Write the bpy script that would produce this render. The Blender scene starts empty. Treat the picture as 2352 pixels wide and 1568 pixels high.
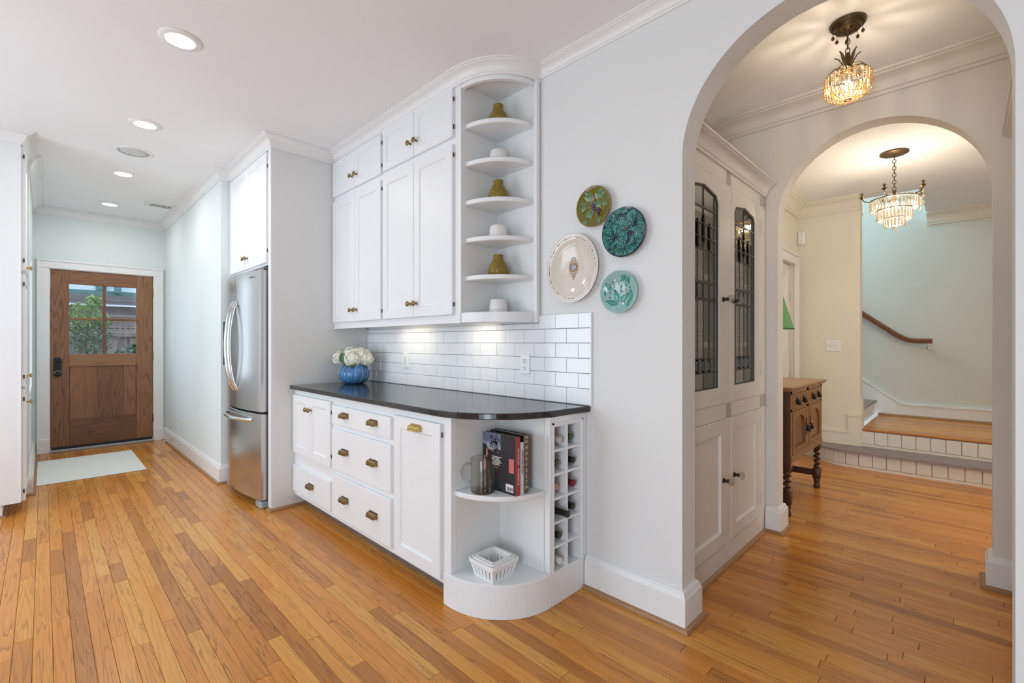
import bpy, bmesh, math, random
from mathutils import Vector, Matrix
PI = math.pi
random.seed(11)
sc = bpy.context.scene
COL = sc.collection

# ------------------------------------------------------------------ camera
cam_d = bpy.data.cameras.new('camera')
cam_d.sensor_width = 36.0
cam_d.lens = 36.0 * 1062.4 / 2352.0
cam_d.shift_y = 3.0 / 2352.0
cam_d.clip_start = 0.02
cam = bpy.data.objects.new('camera', cam_d); COL.objects.link(cam)
cam.location = (0, 0, 1.24)
cam.rotation_euler = (PI / 2, 0, math.radians(44.636))
sc.camera = cam

# ------------------------------------------------------------------ world, daylight, exposure
world = bpy.data.worlds.new('sky'); sc.world = world
world.use_nodes = True
_nt = world.node_tree
_bg = _nt.nodes['Background']
_bg.inputs['Color'].default_value = (0.74, 0.87, 1.0, 1)
_bg.inputs['Strength'].default_value = 1.6
sc.view_settings.view_transform = 'Standard'
sc.view_settings.look = 'None'
sc.view_settings.gamma = 1.0
sc.view_settings.use_curve_mapping = False
sc.view_settings.exposure = 0.27

def area(name, loc, rot, sx, sy, power, col, shape='RECTANGLE', spread=None):
    d = bpy.data.lights.new(name, 'AREA'); d.shape = shape; d.size = sx
    if shape in ('RECTANGLE', 'ELLIPSE'): d.size_y = sy
    d.energy = power; d.color = col
    if spread: d.spread = spread
    o = bpy.data.objects.new(name, d); COL.objects.link(o)
    o.location = loc; o.rotation_euler = rot
    return o
def point(name, loc, power, col, r=.03):
    d = bpy.data.lights.new(name, 'POINT'); d.energy = power; d.color = col; d.shadow_soft_size = r
    o = bpy.data.objects.new(name, d); COL.objects.link(o); o.location = loc
    return o
DAY = (0.76, 0.89, 1.0)
# daylight through kitchen window, glass door, stair window; passage and foyer lamps added
area('daylight_kitchen_window', (-3.5, -1.66, 1.25), (-PI/2, 0, PI), 2.2, 1.5, 29, DAY)
area('daylight_glass_door', (.3, -1.66, .95), (-PI/2, 0, PI), 1.1, 1.7, 38, DAY)
area('added_passage_light', (-6.4, -.10, 1.45), (-PI/2, 0, PI), 1.2, 1.3, 2.9, DAY)  # added lamp to brighten the passage, no window known there
area('daylight_stair_window', (-3.1, 6.68, 3.9), (0, -PI/2, 0), 1.5, 1.0, 64, (0.56, 0.82, 1.0))
area('added_foyer_light', (1.56, 4.15, 1.5), (0, PI/2, 0), 1.9, 1.0, 17, (1., .92, .80))  # added lamp lifting the foyer walls, set against a solid wall

# ------------------------------------------------------------------ materials
def _mat(name):
    m = bpy.data.materials.new(name); m.use_nodes = True
    nt = m.node_tree
    return m, nt, nt.nodes['Principled BSDF'], nt.nodes['Material Output']
def _n(nt, t, **kw):
    n = nt.nodes.new(t)
    for k, v in kw.items(): setattr(n, k, v)
    return n
def plain(name, col, rough=.5, metal=0., var=.04, scale=8., bump=0., bscale=60., spec=.5, coat=0., emit=None, estr=0., sss=0.):
    """colour with a little noise variation and fine relief, both in object space"""
    m, nt, b, out = _mat(name)
    L = nt.links
    tc = _n(nt, 'ShaderNodeTexCoord')
    nz = _n(nt, 'ShaderNodeTexNoise'); nz.inputs['Scale'].default_value = scale; nz.inputs['Detail'].default_value = 4
    L.new(tc.outputs['Object'], nz.inputs['Vector'])
    rp = _n(nt, 'ShaderNodeValToRGB')
    c = Vector(col)
    lo = [max(0, x * (1 - var)) for x in c]; hi = [min(1, x * (1 + var)) for x in c]
    rp.color_ramp.elements[0].color = (*lo, 1); rp.color_ramp.elements[1].color = (*hi, 1)
    rp.color_ramp.elements[0].position = .3; rp.color_ramp.elements[1].position = .7
    L.new(nz.outputs['Fac'], rp.inputs['Fac']); L.new(rp.outputs['Color'], b.inputs['Base Color'])
    b.inputs['Roughness'].default_value = rough; b.inputs['Metallic'].default_value = metal
    b.inputs['Specular IOR Level'].default_value = spec
    b.inputs['Coat Weight'].default_value = coat; b.inputs['Coat Roughness'].default_value = .08
    if sss: b.inputs['Subsurface Weight'].default_value = sss; b.inputs['Subsurface Radius'].default_value = (.01, .01, .01)
    if bump:
        n2 = _n(nt, 'ShaderNodeTexNoise'); n2.inputs['Scale'].default_value = bscale; n2.inputs['Detail'].default_value = 3
        L.new(tc.outputs['Object'], n2.inputs['Vector'])
        bp = _n(nt, 'ShaderNodeBump'); bp.inputs['Strength'].default_value = bump; bp.inputs['Distance'].default_value = .004
        L.new(n2.outputs['Fac'], bp.inputs['Height']); L.new(bp.outputs['Normal'], b.inputs['Normal'])
    if emit:
        b.inputs['Emission Color'].default_value = (*emit, 1); b.inputs['Emission Strength'].default_value = estr
    return m
def wood(name, base, dark, light, axis=0, rough=.4, across=16., along=1.2, ring=26., rand=True, coat=.0, world_space=True, spec=.5, contrast=.55, hue_rand=1.0):
    """oak: contour-line grain running along `axis`, each board with a tint of its own"""
    m, nt, b, out = _mat(name); L = nt.links
    if world_space:
        g = _n(nt, 'ShaderNodeNewGeometry'); pos = g.outputs['Position']; isl = g.outputs['Random Per Island']
    else:
        tc = _n(nt, 'ShaderNodeTexCoord'); pos = tc.outputs['Object']; g = _n(nt, 'ShaderNodeNewGeometry'); isl = g.outputs['Random Per Island']
    oi = _n(nt, 'ShaderNodeObjectInfo')
    s = _n(nt, 'ShaderNodeMath', operation='ADD'); L.new(oi.outputs['Random'], s.inputs[0]); L.new(isl, s.inputs[1])
    m7 = _n(nt, 'ShaderNodeMath', operation='MULTIPLY'); L.new(s.outputs[0], m7.inputs[0]); m7.inputs[1].default_value = 7.317
    fr = _n(nt, 'ShaderNodeMath', operation='FRACT'); L.new(m7.outputs[0], fr.inputs[0])
    m13 = _n(nt, 'ShaderNodeMath', operation='MULTIPLY'); L.new(s.outputs[0], m13.inputs[0]); m13.inputs[1].default_value = 31.73
    fr2 = _n(nt, 'ShaderNodeMath', operation='FRACT'); L.new(m13.outputs[0], fr2.inputs[0])
    off = _n(nt, 'ShaderNodeCombineXYZ')
    for i in range(3):
        mm = _n(nt, 'ShaderNodeMath', operation='MULTIPLY'); L.new(fr.outputs[0] if i != 1 else fr2.outputs[0], mm.inputs[0]); mm.inputs[1].default_value = (37., 23., 51.)[i]
        L.new(mm.outputs[0], off.inputs[i])
    mp = _n(nt, 'ShaderNodeVectorMath', operation='MULTIPLY'); L.new(pos, mp.inputs[0])
    v = [across] * 3; v[axis] = along; mp.inputs[1].default_value = v
    fs = _n(nt, 'ShaderNodeMath', operation='MULTIPLY_ADD'); L.new(fr.outputs[0], fs.inputs[0]); fs.inputs[1].default_value = .85 if rand else 0.; fs.inputs[2].default_value = .45 if rand else 1.
    sv = _n(nt, 'ShaderNodeVectorMath', operation='SCALE'); L.new(mp.outputs[0], sv.inputs[0]); L.new(fs.outputs[0], sv.inputs['Scale'])
    ad = _n(nt, 'ShaderNodeVectorMath', operation='ADD'); L.new(sv.outputs[0], ad.inputs[0]); L.new(off.outputs[0], ad.inputs[1])
    nz = _n(nt, 'ShaderNodeTexNoise'); nz.inputs['Scale'].default_value = 1.0; nz.inputs['Detail'].default_value = 2.5; nz.inputs['Roughness'].default_value = .45
    L.new(ad.outputs[0], nz.inputs['Vector'])
    mr = _n(nt, 'ShaderNodeMath', operation='MULTIPLY'); L.new(nz.outputs['Fac'], mr.inputs[0]); mr.inputs[1].default_value = ring
    f3 = _n(nt, 'ShaderNodeMath', operation='FRACT'); L.new(mr.outputs[0], f3.inputs[0])
    rp = _n(nt, 'ShaderNodeValToRGB'); e = rp.color_ramp.elements
    e[0].position = .0; e[0].color = (.15, .15, .15, 1); e[1].position = 1.; e[1].color = (1, 1, 1, 1)
    x = e.new(.12); x.color = (.9, .9, .9, 1); x = e.new(.80); x.color = (.75, .75, .75, 1); x = e.new(.95); x.color = (.1, .1, .1, 1)
    L.new(f3.outputs[0], rp.inputs['Fac'])
    # fine pores
    mp2 = _n(nt, 'ShaderNodeVectorMath', operation='MULTIPLY'); L.new(pos, mp2.inputs[0])
    v2 = [260.] * 3; v2[axis] = 9.; mp2.inputs[1].default_value = v2
    nz2 = _n(nt, 'ShaderNodeTexNoise'); nz2.inputs['Scale'].default_value = 1.; nz2.inputs['Detail'].default_value = 3
    L.new(mp2.outputs[0], nz2.inputs['Vector'])
    tint = _n(nt, 'ShaderNodeValToRGB'); e = tint.color_ramp.elements
    e[0].color = (*[d * .42 + bb * .58 for d, bb in zip(dark, base)], 1); e[1].color = (*light, 1)
    x = e.new(.35); x.color = (*base, 1); x = e.new(.7); x.color = (*[bb * .75 + l * .25 for bb, l in zip(base, light)], 1)
    if rand:
        L.new(fr2.outputs[0], tint.inputs['Fac'])
    else:
        tint.inputs['Fac'].default_value = .45
    gm = _n(nt, 'ShaderNodeMath', operation='MULTIPLY'); L.new(fr.outputs[0], gm.inputs[0]); gm.inputs[1].default_value = contrast * .8
    ga = _n(nt, 'ShaderNodeMath', operation='ADD'); L.new(gm.outputs[0], ga.inputs[0]); ga.inputs[1].default_value = contrast * .35
    inv = _n(nt, 'ShaderNodeMath', operation='SUBTRACT'); inv.inputs[0].default_value = 1.; L.new(rp.outputs['Color'], inv.inputs[1])
    fac = _n(nt, 'ShaderNodeMath', operation='MULTIPLY'); L.new(inv.outputs[0], fac.inputs[0]); L.new(ga.outputs[0], fac.inputs[1])
    mx = _n(nt, 'ShaderNodeMix', data_type='RGBA'); L.new(fac.outputs[0], mx.inputs[0]); L.new(tint.outputs['Color'], mx.inputs[6]); mx.inputs[7].default_value = (*dark, 1)
    hv = _n(nt, 'ShaderNodeHueSaturation'); L.new(mx.outputs[2], hv.inputs['Color'])
    pv = _n(nt, 'ShaderNodeMapRange'); L.new(nz2.outputs['Fac'], pv.inputs['Value']); pv.inputs['From Min'].default_value = .3; pv.inputs['From Max'].default_value = .7; pv.inputs['To Min'].default_value = .86; pv.inputs['To Max'].default_value = 1.06
    L.new(pv.outputs[0], hv.inputs['Value'])
    L.new(hv.outputs['Color'], b.inputs['Base Color'])
    b.inputs['Roughness'].default_value = rough
    b.inputs['Specular IOR Level'].default_value = spec
    b.inputs['Coat Weight'].default_value = coat; b.inputs['Coat Roughness'].default_value = .22
    bp = _n(nt, 'ShaderNodeBump'); bp.inputs['Strength'].default_value = .12; bp.inputs['Distance'].default_value = .0015
    L.new(rp.outputs['Color'], bp.inputs['Height']); L.new(bp.outputs['Normal'], b.inputs['Normal'])
    return m
def glass(name, tint=(1, 1, 1), gloss=1.0, rough=.02, frost=0., wavy=0.):
    """thin clear glass: see-through with a fresnel reflection"""
    m, nt, b, out = _mat(name); L = nt.links
    nt.nodes.remove(b)
    tr = _n(nt, 'ShaderNodeBsdfTransparent'); tr.inputs['Color'].default_value = (*tint, 1)
    gl = _n(nt, 'ShaderNodeBsdfGlossy'); gl.inputs['Roughness'].default_value = rough
    fz = _n(nt, 'ShaderNodeLayerWeight'); fz.inputs['Blend'].default_value = .5
    pw = _n(nt, 'ShaderNodeMath', operation='POWER'); L.new(fz.outputs['Facing'], pw.inputs[0]); pw.inputs[1].default_value = 4.
    mu = _n(nt, 'ShaderNodeMath', operation='MULTIPLY_ADD', use_clamp=True); L.new(pw.outputs[0], mu.inputs[0]); mu.inputs[1].default_value = min(.9, .8*gloss); mu.inputs[2].default_value = .045*gloss
    mix = _n(nt, 'ShaderNodeMixShader'); L.new(mu.outputs[0], mix.inputs[0]); L.new(tr.outputs[0], mix.inputs[1]); L.new(gl.outputs[0], mix.inputs[2])
    last = mix
    tc = _n(nt, 'ShaderNodeTexCoord')
    nz = _n(nt, 'ShaderNodeTexNoise'); nz.inputs['Scale'].default_value = 9. if not frost else 160.; L.new(tc.outputs['Object'], nz.inputs['Vector'])
    bp = _n(nt, 'ShaderNodeBump'); bp.inputs['Strength'].default_value = .05 + wavy; bp.inputs['Distance'].default_value = .002
    L.new(nz.outputs['Fac'], bp.inputs['Height']); L.new(bp.outputs['Normal'], gl.inputs['Normal'])
    if frost:
        df = _n(nt, 'ShaderNodeBsdfDiffuse'); df.inputs['Color'].default_value = (.6, .58, .55, 1)
        rp = _n(nt, 'ShaderNodeMapRange'); L.new(nz.outputs['Fac'], rp.inputs['Value']); rp.inputs['From Min'].default_value = .4; rp.inputs['From Max'].default_value = .6; rp.inputs['To Min'].default_value = frost * .4; rp.inputs['To Max'].default_value = frost
        m2 = _n(nt, 'ShaderNodeMixShader'); L.new(rp.outputs[0], m2.inputs[0]); L.new(mix.outputs[0], m2.inputs[1]); L.new(df.outputs[0], m2.inputs[2]); last = m2
    L.new(last.outputs[0], out.inputs['Surface'])
    return m
def steel(name):
    m, nt, b, out = _mat(name); L = nt.links
    tc = _n(nt, 'ShaderNodeTexCoord')
    mp = _n(nt, 'ShaderNodeMapping'); mp.inputs['Scale'].default_value = (220, 220, 1.5); L.new(tc.outputs['Object'], mp.inputs['Vector'])
    nz = _n(nt, 'ShaderNodeTexNoise'); nz.inputs['Scale'].default_value = 1.; L.new(mp.outputs[0], nz.inputs['Vector'])
    rr = _n(nt, 'ShaderNodeMapRange'); L.new(nz.outputs['Fac'], rr.inputs['Value']); rr.inputs['To Min'].default_value = .17; rr.inputs['To Max'].default_value = .3
    L.new(rr.outputs[0], b.inputs['Roughness'])
    b.inputs['Base Color'].default_value = (.60, .60, .60, 1); b.inputs['Metallic'].default_value = 1.
    b.inputs['Anisotropic'].default_value = .4
    return m

M = {}
M['wall'] = plain('wall_paint', (.77, .775, .77), .85, var=.015, scale=2, bump=.08, bscale=90)
M['wall_green'] = plain('wall_paint_cool', (.76, .82, .82), .85, var=.015, scale=2, bump=.06, bscale=90)
M['wall_hall'] = plain('wall_paint_hall', (.80, .76, .71), .8, var=.02, scale=2, bump=.1, bscale=70)
M['wall_foyer'] = plain('wall_paint_foyer', (.80, .76, .66), .8, var=.015, scale=2, bump=.08, bscale=80)
M['wall_stair'] = plain('wall_paint_stair', (.70, .71, .66), .8, var=.015, scale=2, bump=.08, bscale=80)
M['ceiling'] = plain('ceiling_paint', (.88, .885, .90), .9, var=.012, scale=1.5, bump=.06, bscale=60)
M['trim'] = plain('trim_paint', (.85, .85, .85), .38, var=.012, scale=3)
M['cab'] = plain('cabinet_paint', (.835, .845, .86), .36, var=.012, scale=3)
M['cab_in'] = plain('cabinet_inside_paint', (.80, .80, .79), .5, var=.015, scale=3)
M['cab_hall'] = plain('hall_cabinet_paint', (.80, .77, .73), .4, var=.015, scale=3)
M['dark'] = plain('dark_gap', (.03, .028, .025), .8)
M['stone'] = plain('black_quartz', (.022, .020, .020), .13, var=.5, scale=220, spec=.6)
M['tile'] = plain('white_glazed_tile', (.84, .85, .87), .07, var=.012, scale=6, spec=.6)
M['grout'] = plain('grey_grout', (.20, .19, .18), .9, var=.1, scale=60)
M['brass'] = plain('aged_brass', (.26, .17, .075), .34, metal=1., var=.3, scale=90)
M['brass_bright'] = plain('bright_brass', (.55, .40, .14), .28, metal=1., var=.25, scale=90)
M['hinge'] = plain('dark_bronze', (.07, .05, .035), .45, metal=.9, var=.3, scale=120)
M['steel'] = steel('brushed_steel')
M['steel_bar'] = plain('polished_steel', (.72, .72, .71), .2, metal=1., var=.03, scale=30)
M['fridge_side'] = plain('fridge_grey', (.20, .19, .185), .4, metal=.5, var=.05)
M['plastic_grey'] = plain('grey_plastic', (.36, .38, .41), .45)
M['black'] = plain('black_plastic', (.012, .012, .013), .5)
M['iron'] = plain('black_iron', (.02, .022, .026), .45, metal=.5, var=.2, scale=60)
M['white_plastic'] = plain('white_plastic', (.86, .86, .85), .3, var=.01)
M['floor'] = wood('oak_floor', (.73, .275, .038), (.19, .052, .008), (.82, .38, .068), axis=0, rough=.27, across=20., along=.85, ring=11., coat=.22, contrast=.8, spec=.42)
M['shoe'] = wood('oak_shoe', (.42, .22, .10), (.2, .09, .03), (.5, .3, .16), axis=0, rough=.4, across=60, rand=False)
M['doorwood'] = wood('oak_door_upright', (.30, .135, .065), (.085, .03, .012), (.36, .18, .09), axis=2, rough=.45, across=8., along=.7, ring=14., contrast=1.)
M['doorwood_h'] = wood('oak_door_level', (.30, .135, .065), (.085, .03, .012), (.36, .18, .09), axis=1, rough=.45, across=8., along=.7, ring=14., contrast=1.)
M['oldoak'] = wood('old_oak', (.26, .115, .028), (.07, .025, .008), (.33, .16, .05), axis=2, rough=.35, across=22., along=1.5, ring=12., contrast=.35)
M['oldoak_top'] = wood('old_oak_top', (.34, .175, .065), (.14, .06, .02), (.4, .22, .09), axis=1, rough=.3, across=22., along=1.5, ring=12., contrast=.3, rand=False)
M['oldoak_dark'] = wood('old_oak_dark', (.060, .022, .010), (.02, .008, .005), (.09, .035, .014), axis=2, rough=.4, across=22., along=1.5, ring=12., contrast=.3)
M['rail'] = wood('rail_wood', (.22, .075, .028), (.08, .025, .01), (.28, .1, .04), axis=0, rough=.35, across=40., along=3., ring=8., rand=False)
M['purple'] = plain('mauve_step_paint', (.30, .255, .27), .5, var=.12, scale=14)
M['brick'] = plain('white_painted_brick', (.80, .76, .70), .55, var=.03, scale=20, bump=.3, bscale=40)
M['glass'] = glass('window_glass', (.97, .99, 1.))
M['cabglass'] = glass('leaded_glass', (.88, .88, .86), gloss=1.0, wavy=.25)
M['seedy'] = glass('seedy_glass', (.84, .82, .79), gloss=1.0, frost=.5, wavy=.4)
M['bevel'] = glass('dark_bevelled_glass', (.16, .16, .17), gloss=.8, wavy=.5)
M['clear'] = glass('clear_glass', (.965, .97, .965), gloss=.9)
M['clear_thick'] = glass('thick_glass', (.82, .84, .83), gloss=1.2)
M['knobglass'] = glass('glass_knob', (.85, .86, .86), gloss=3.5)
M['lead'] = plain('lead_came', (.07, .068, .062), .45, metal=.7, var=.2, scale=60)
M['mat'] = plain('woven_mat', (.80, .81, .76), .95, var=.06, scale=240, bump=.5, bscale=300)
M['lamp_on'] = plain('lit_lens', (1, 1, 1), .5, emit=(1., .97, .92), estr=6.)
M['speaker'] = plain('speaker_grille', (.62, .64, .64), .7, var=.25, scale=900)
M['vent'] = plain('vent_metal', (.80, .80, .80), .45)
M['cans'] = plain('light_trim', (.86, .86, .86), .35)
# ------------------------------------------------------------------ mesh helpers
WL = {}                                   # world base point of each (unrotated) object
class MB:
    def __init__(s): s.v = []; s.f = []; s.m = []
    def add(s, vs, fs, mi=0):
        o = len(s.v); s.v += [tuple(p) for p in vs]; s.f += [tuple(i + o for i in f) for f in fs]; s.m += [mi] * len(fs); return s
    def box(s, x0, x1, y0, y1, z0, z1, mi=0):
        if x0 > x1: x0, x1 = x1, x0
        if y0 > y1: y0, y1 = y1, y0
        if z0 > z1: z0, z1 = z1, z0
        return s.add([(x0,y0,z0),(x1,y0,z0),(x1,y1,z0),(x0,y1,z0),(x0,y0,z1),(x1,y0,z1),(x1,y1,z1),(x0,y1,z1)],
                     [(0,3,2,1),(4,5,6,7),(0,1,5,4),(1,2,6,5),(2,3,7,6),(3,0,4,7)], mi)
    def cbox(s, x0, x1, y0, y1, z0, z1, b=.003, mi=0):
        """box with chamfered edges"""
        if x0 > x1: x0, x1 = x1, x0
        if y0 > y1: y0, y1 = y1, y0
        if z0 > z1: z0, z1 = z1, z0
        b = min(b, (x1-x0)*.45, (y1-y0)*.45, (z1-z0)*.45)
        bm = bmesh.new()
        bmesh.ops.create_cube(bm, size=1)
        for v in bm.verts:
            v.co = ((x0+x1)/2 + v.co.x*(x1-x0), (y0+y1)/2 + v.co.y*(y1-y0), (z0+z1)/2 + v.co.z*(z1-z0))
        bmesh.ops.bevel(bm, geom=bm.edges[:], offset=b, segments=1, affect='EDGES')
        bm.verts.index_update()
        s.add([v.co[:] for v in bm.verts], [[v.index for v in f.verts] for f in bm.faces], mi); bm.free(); return s
    def loft(s, rings, cap0=True, cap1=True, closed=True, mi=0):
        n = len(rings[0]); o = len(s.v)
        for r in rings: s.v += [tuple(p) for p in r]
        fs = []
        for k in range(len(rings) - 1):
            for i in range(n if closed else n - 1):
                j = (i + 1) % n
                fs.append((o+k*n+i, o+k*n+j, o+(k+1)*n+j, o+(k+1)*n+i))
        if cap0: fs.append(tuple(o + i for i in range(n))[::-1])
        if cap1: fs.append(tuple(o + (len(rings)-1)*n + i for i in range(n)))
        s.f += fs; s.m += [mi] * len(fs); return s
    def lathe(s, prof, n=24, o=(0,0,0), ax=(0,0,1), sx=1., sy=1., cap0=True, cap1=True, mi=0, flute=0., nf=0):
        ax = Vector(ax).normalized()
        up = Vector((0,0,1)) if abs(ax.z) < .9 else Vector((1,0,0))
        e1 = up.cross(ax).normalized(); e2 = ax.cross(e1)
        o = Vector(o); rings = []
        for r, h in prof:
            ring = []
            for i in range(n):
                t = 2*PI*i/n
                rr = r * (1 + flute * math.cos(nf * t)) if flute else r
                ring.append(o + ax*h + e1*(math.cos(t)*rr*sx) + e2*(math.sin(t)*rr*sy))
            rings.append(ring)
        return s.loft(rings, cap0, cap1, mi=mi)
    def tube(s, pts, r, n=8, mi=0, caps=True):
        pts = [Vector(p) for p in pts]; rings = []
        rs = r if isinstance(r, (list, tuple)) else [r]*len(pts)
        t = (pts[1]-pts[0]).normalized()
        up = Vector((0,0,1)) if abs(t.z) < .9 else Vector((1,0,0))
        e1 = up.cross(t).normalized()
        for i, p in enumerate(pts):
            if i == 0: t = (pts[1]-pts[0])
            elif i == len(pts)-1: t = (pts[-1]-pts[-2])
            else: t = (pts[i+1]-pts[i]).normalized() + (pts[i]-pts[i-1]).normalized()
            t = t.normalized(); e1 = (e1 - t*e1.dot(t)).normalized(); e2 = t.cross(e1)
            rings.append([p + e1*(math.cos(2*PI*k/n)*rs[i]) + e2*(math.sin(2*PI*k/n)*rs[i]) for k in range(n)])
        return s.loft(rings, caps, caps, mi=mi)
    def prism(s, poly, fn, mi=0):
        """poly: list of (a,b); fn(a,b,k) -> xyz for k=0 and k=1"""
        return s.loft([[fn(a,b,0) for a,b in poly], [fn(a,b,1) for a,b in poly]], mi=mi)
    def torus(s, o, R, r, ax=(0,0,1), n=20, m=8, sx=1., mi=0):
        ax = Vector(ax).normalized(); up = Vector((0,0,1)) if abs(ax.z) < .9 else Vector((1,0,0))
        e1 = up.cross(ax).normalized(); e2 = ax.cross(e1); o = Vector(o)
        vs = []; fs = []
        for i in range(n):
            t = 2*PI*i/n; d = e1*math.cos(t)*sx + e2*math.sin(t); c = o + d*R
            dn = (e1*math.cos(t) + e2*math.sin(t))
            for k in range(m):
                p = 2*PI*k/m; vs.append(c + dn*(math.cos(p)*r) + ax*(math.sin(p)*r))
        for i in range(n):
            for k in range(m):
                fs.append((i*m+k, ((i+1)%n)*m+k, ((i+1)%n)*m+(k+1)%m, i*m+(k+1)%m))
        return s.add(vs, fs, mi)
    def ball(s, o, r, n=10, m=6, sz=1., mi=0):
        prof = [(max(1e-4, r*math.sin(PI*i/m)), -r*sz*math.cos(PI*i/m)) for i in range(m+1)]
        return s.lathe(prof, n, o, mi=mi)
    def sweep(s, path, prof, side=1, closed=False, caps=True, mi=0):
        """profile (d, z) swept along a path of (x, y); d is measured to the side (1 = right of travel)"""
        P = [Vector((p[0], p[1])) for p in path]; n = len(P); rings = []
        for i, p in enumerate(P):
            def nor(a, b):
                t = (b-a).normalized(); return Vector((t.y, -t.x))*side
            if closed: n1 = nor(P[i-1], p); n2 = nor(p, P[(i+1)%n])
            else:
                n1 = nor(P[max(i-1,0)], P[max(i-1,0)+1]) if i > 0 else nor(P[0], P[1])
                n2 = nor(P[i], P[i+1]) if i < n-1 else n1
            b = (n1+n2); b = b / max(1e-6, b.length_squared) * 2
            rings.append([(p.x + b.x*d, p.y + b.y*d, z) for d, z in prof])
        if closed: rings.append(rings[0]); caps = False
        return s.loft(rings, caps, caps, mi=mi)
def mapy(y):   return lambda a, b, d: (a, y - d, b)      # face looking to -y: a = x, b = z
def mapx(x, sg=1): return lambda a, b, d: (x + sg*d, a, b)   # face looking to +x (sg=1): a = y, b = z
def rects(mb, MP, a0, a1, b0, b1, rings, mi=0):
    """nested rectangles (inset, depth): framed and recessed panels"""
    L = []
    for ins, d in rings:
        L.append([MP(a0+ins, b0+ins, d), MP(a1-ins, b0+ins, d), MP(a1-ins, b1-ins, d), MP(a0+ins, b1-ins, d)])
    return mb.loft(L, True, True, mi=mi)
def shaker(mb, MP, a0, a1, b0, b1, th=.02, fr=.055, rec=.008, bead=.007, mi=0):
    return rects(mb, MP, a0, a1, b0, b1, [(0, 0), (0, th-.003), (.003, th), (fr, th), (fr+.002, th-.003), (fr+bead, th-rec)], mi)
def slab(mb, MP, a0, a1, b0, b1, th=.02, e=.005, mi=0):
    return rects(mb, MP, a0, a1, b0, b1, [(0, 0), (0, th-e), (e*.4, th-e*.3), (e, th)], mi)
def mk(name, mb, mat, parent=None, smooth=False, local=False, auto=None, origin=None):
    me = bpy.data.meshes.new(name)
    vs = [Vector(p) for p in mb.v]
    lo = Vector((min(p[i] for p in vs) for i in range(3))); hi = Vector((max(p[i] for p in vs) for i in range(3)))
    c = (lo+hi)/2
    if parent is None: c.z = lo.z
    if origin is not None: c = Vector(origin)
    me.from_pydata([p-c for p in vs], [], mb.f)
    mats = mat if isinstance(mat, (list, tuple)) else [mat]
    for m in mats: me.materials.append(M[m] if isinstance(m, str) else m)
    bm = bmesh.new(); bm.from_mesh(me); bmesh.ops.recalc_face_normals(bm, faces=bm.faces[:]); bm.to_mesh(me); bm.free()
    if any(mb.m): me.polygons.foreach_set('material_index', mb.m)
    if smooth:
        me.polygons.foreach_set('use_smooth', [True]*len(me.polygons))
        if auto is not None: me.set_sharp_from_angle(angle=math.radians(auto))
    me.update()
    o = bpy.data.objects.new(name, me); COL.objects.link(o)
    if parent is not None:
        o.parent = parent
        o.location = c if local else c - WL.get(parent.name, Vector((0,0,0)))
    else: o.location = c
    WL[o.name] = c.copy()
    return o
def tag(o, label, cat=None, group=None, kind=None):
    o['label'] = label
    if cat: o['category'] = cat
    if group: o['group'] = group
    if kind: o['kind'] = kind
    return o
def thing(name, label, cat, loc, rz=0., group=None, kind=None):
    o = bpy.data.objects.new(name, None); COL.objects.link(o)
    o.empty_display_size = .1; o.location = loc; o.rotation_euler = (0, 0, rz)
    WL[o.name] = Vector(loc)
    return tag(o, label, cat, group, kind)
def struct(name, mb, mat, label=None, smooth=False, auto=None):
    o = mk(name, mb, mat, None, smooth, auto=auto); o['kind'] = 'structure'
    if label: o['label'] = label
    return o
def copy_tree(o, parent=None):
    c = o.copy(); COL.objects.link(c); c.parent = parent
    for ch in list(o.children): copy_tree(ch, c)
    return c
def dup_part(o, loc, rot=None, parent=None):
    c = o.copy(); COL.objects.link(c)
    if parent is not None: c.parent = parent
    c.location = loc
    if rot is not None: c.rotation_euler = rot
    return c
def text_mesh(name, s, size, mat, parent, loc, rot, extr=.0004, local=False, align='CENTER', spacing=1.0):
    cu = bpy.data.curves.new(name, 'FONT'); cu.body = s; cu.size = size; cu.extrude = extr; cu.align_x = align; cu.align_y = 'CENTER'
    cu.space_character = spacing
    t = bpy.data.objects.new(name, cu); COL.objects.link(t)
    dg = bpy.context.evaluated_depsgraph_get()
    me = bpy.data.meshes.new_from_object(t.evaluated_get(dg)); bpy.data.objects.remove(t)
    me.materials.clear(); me.materials.append(M[mat]); me.name = name
    o = bpy.data.objects.new(name, me); COL.objects.link(o); o.parent = parent
    o.location = Vector(loc) if local else Vector(loc) - WL[parent.name]
    o.rotation_euler = rot
    return o

# ------------------------------------------------------------------ the room
CZ = 2.76          # ceiling
WY = 1.95          # kitchen wall face
# subfloor; the boards are laid on it at the end
FLOOR = struct('floor', MB().box(-7.6, 2.7, -2.8, 5.98, -.06, -.016), 'dark', 'honey brown narrow oak strip floor of the kitchen and hall')

def crown(zc, h, p, z0=None):
    return [(0, zc-h), (p*.14, zc-h), (p*.16, zc-h*.84), (p*.24, zc-h*.80), (p*.27, zc-h*.66), (p*.36, zc-h*.48), (p*.50, zc-h*.34), (p*.68, zc-h*.25),
            (p*.84, zc-h*.21), (p*.86, zc-h*.14), (p, zc-h*.12), (p, zc), (0, zc)]
def base(h, t, z0=0.):
    return [(0, z0), (t, z0), (t, z0+h*.82), (t*.86, z0+h*.84), (t*.80, z0+h*.87), (t*.62, z0+h*.92), (t*.60, z0+h*.95), (t*.3, z0+h), (0, z0+h)]
def shoe(off, r=.02):
    return [(off, 0), (off+r, 0), (off+r, r*.35), (off+r*.72, r*.8), (off+r*.3, r), (off, r)]

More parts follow.
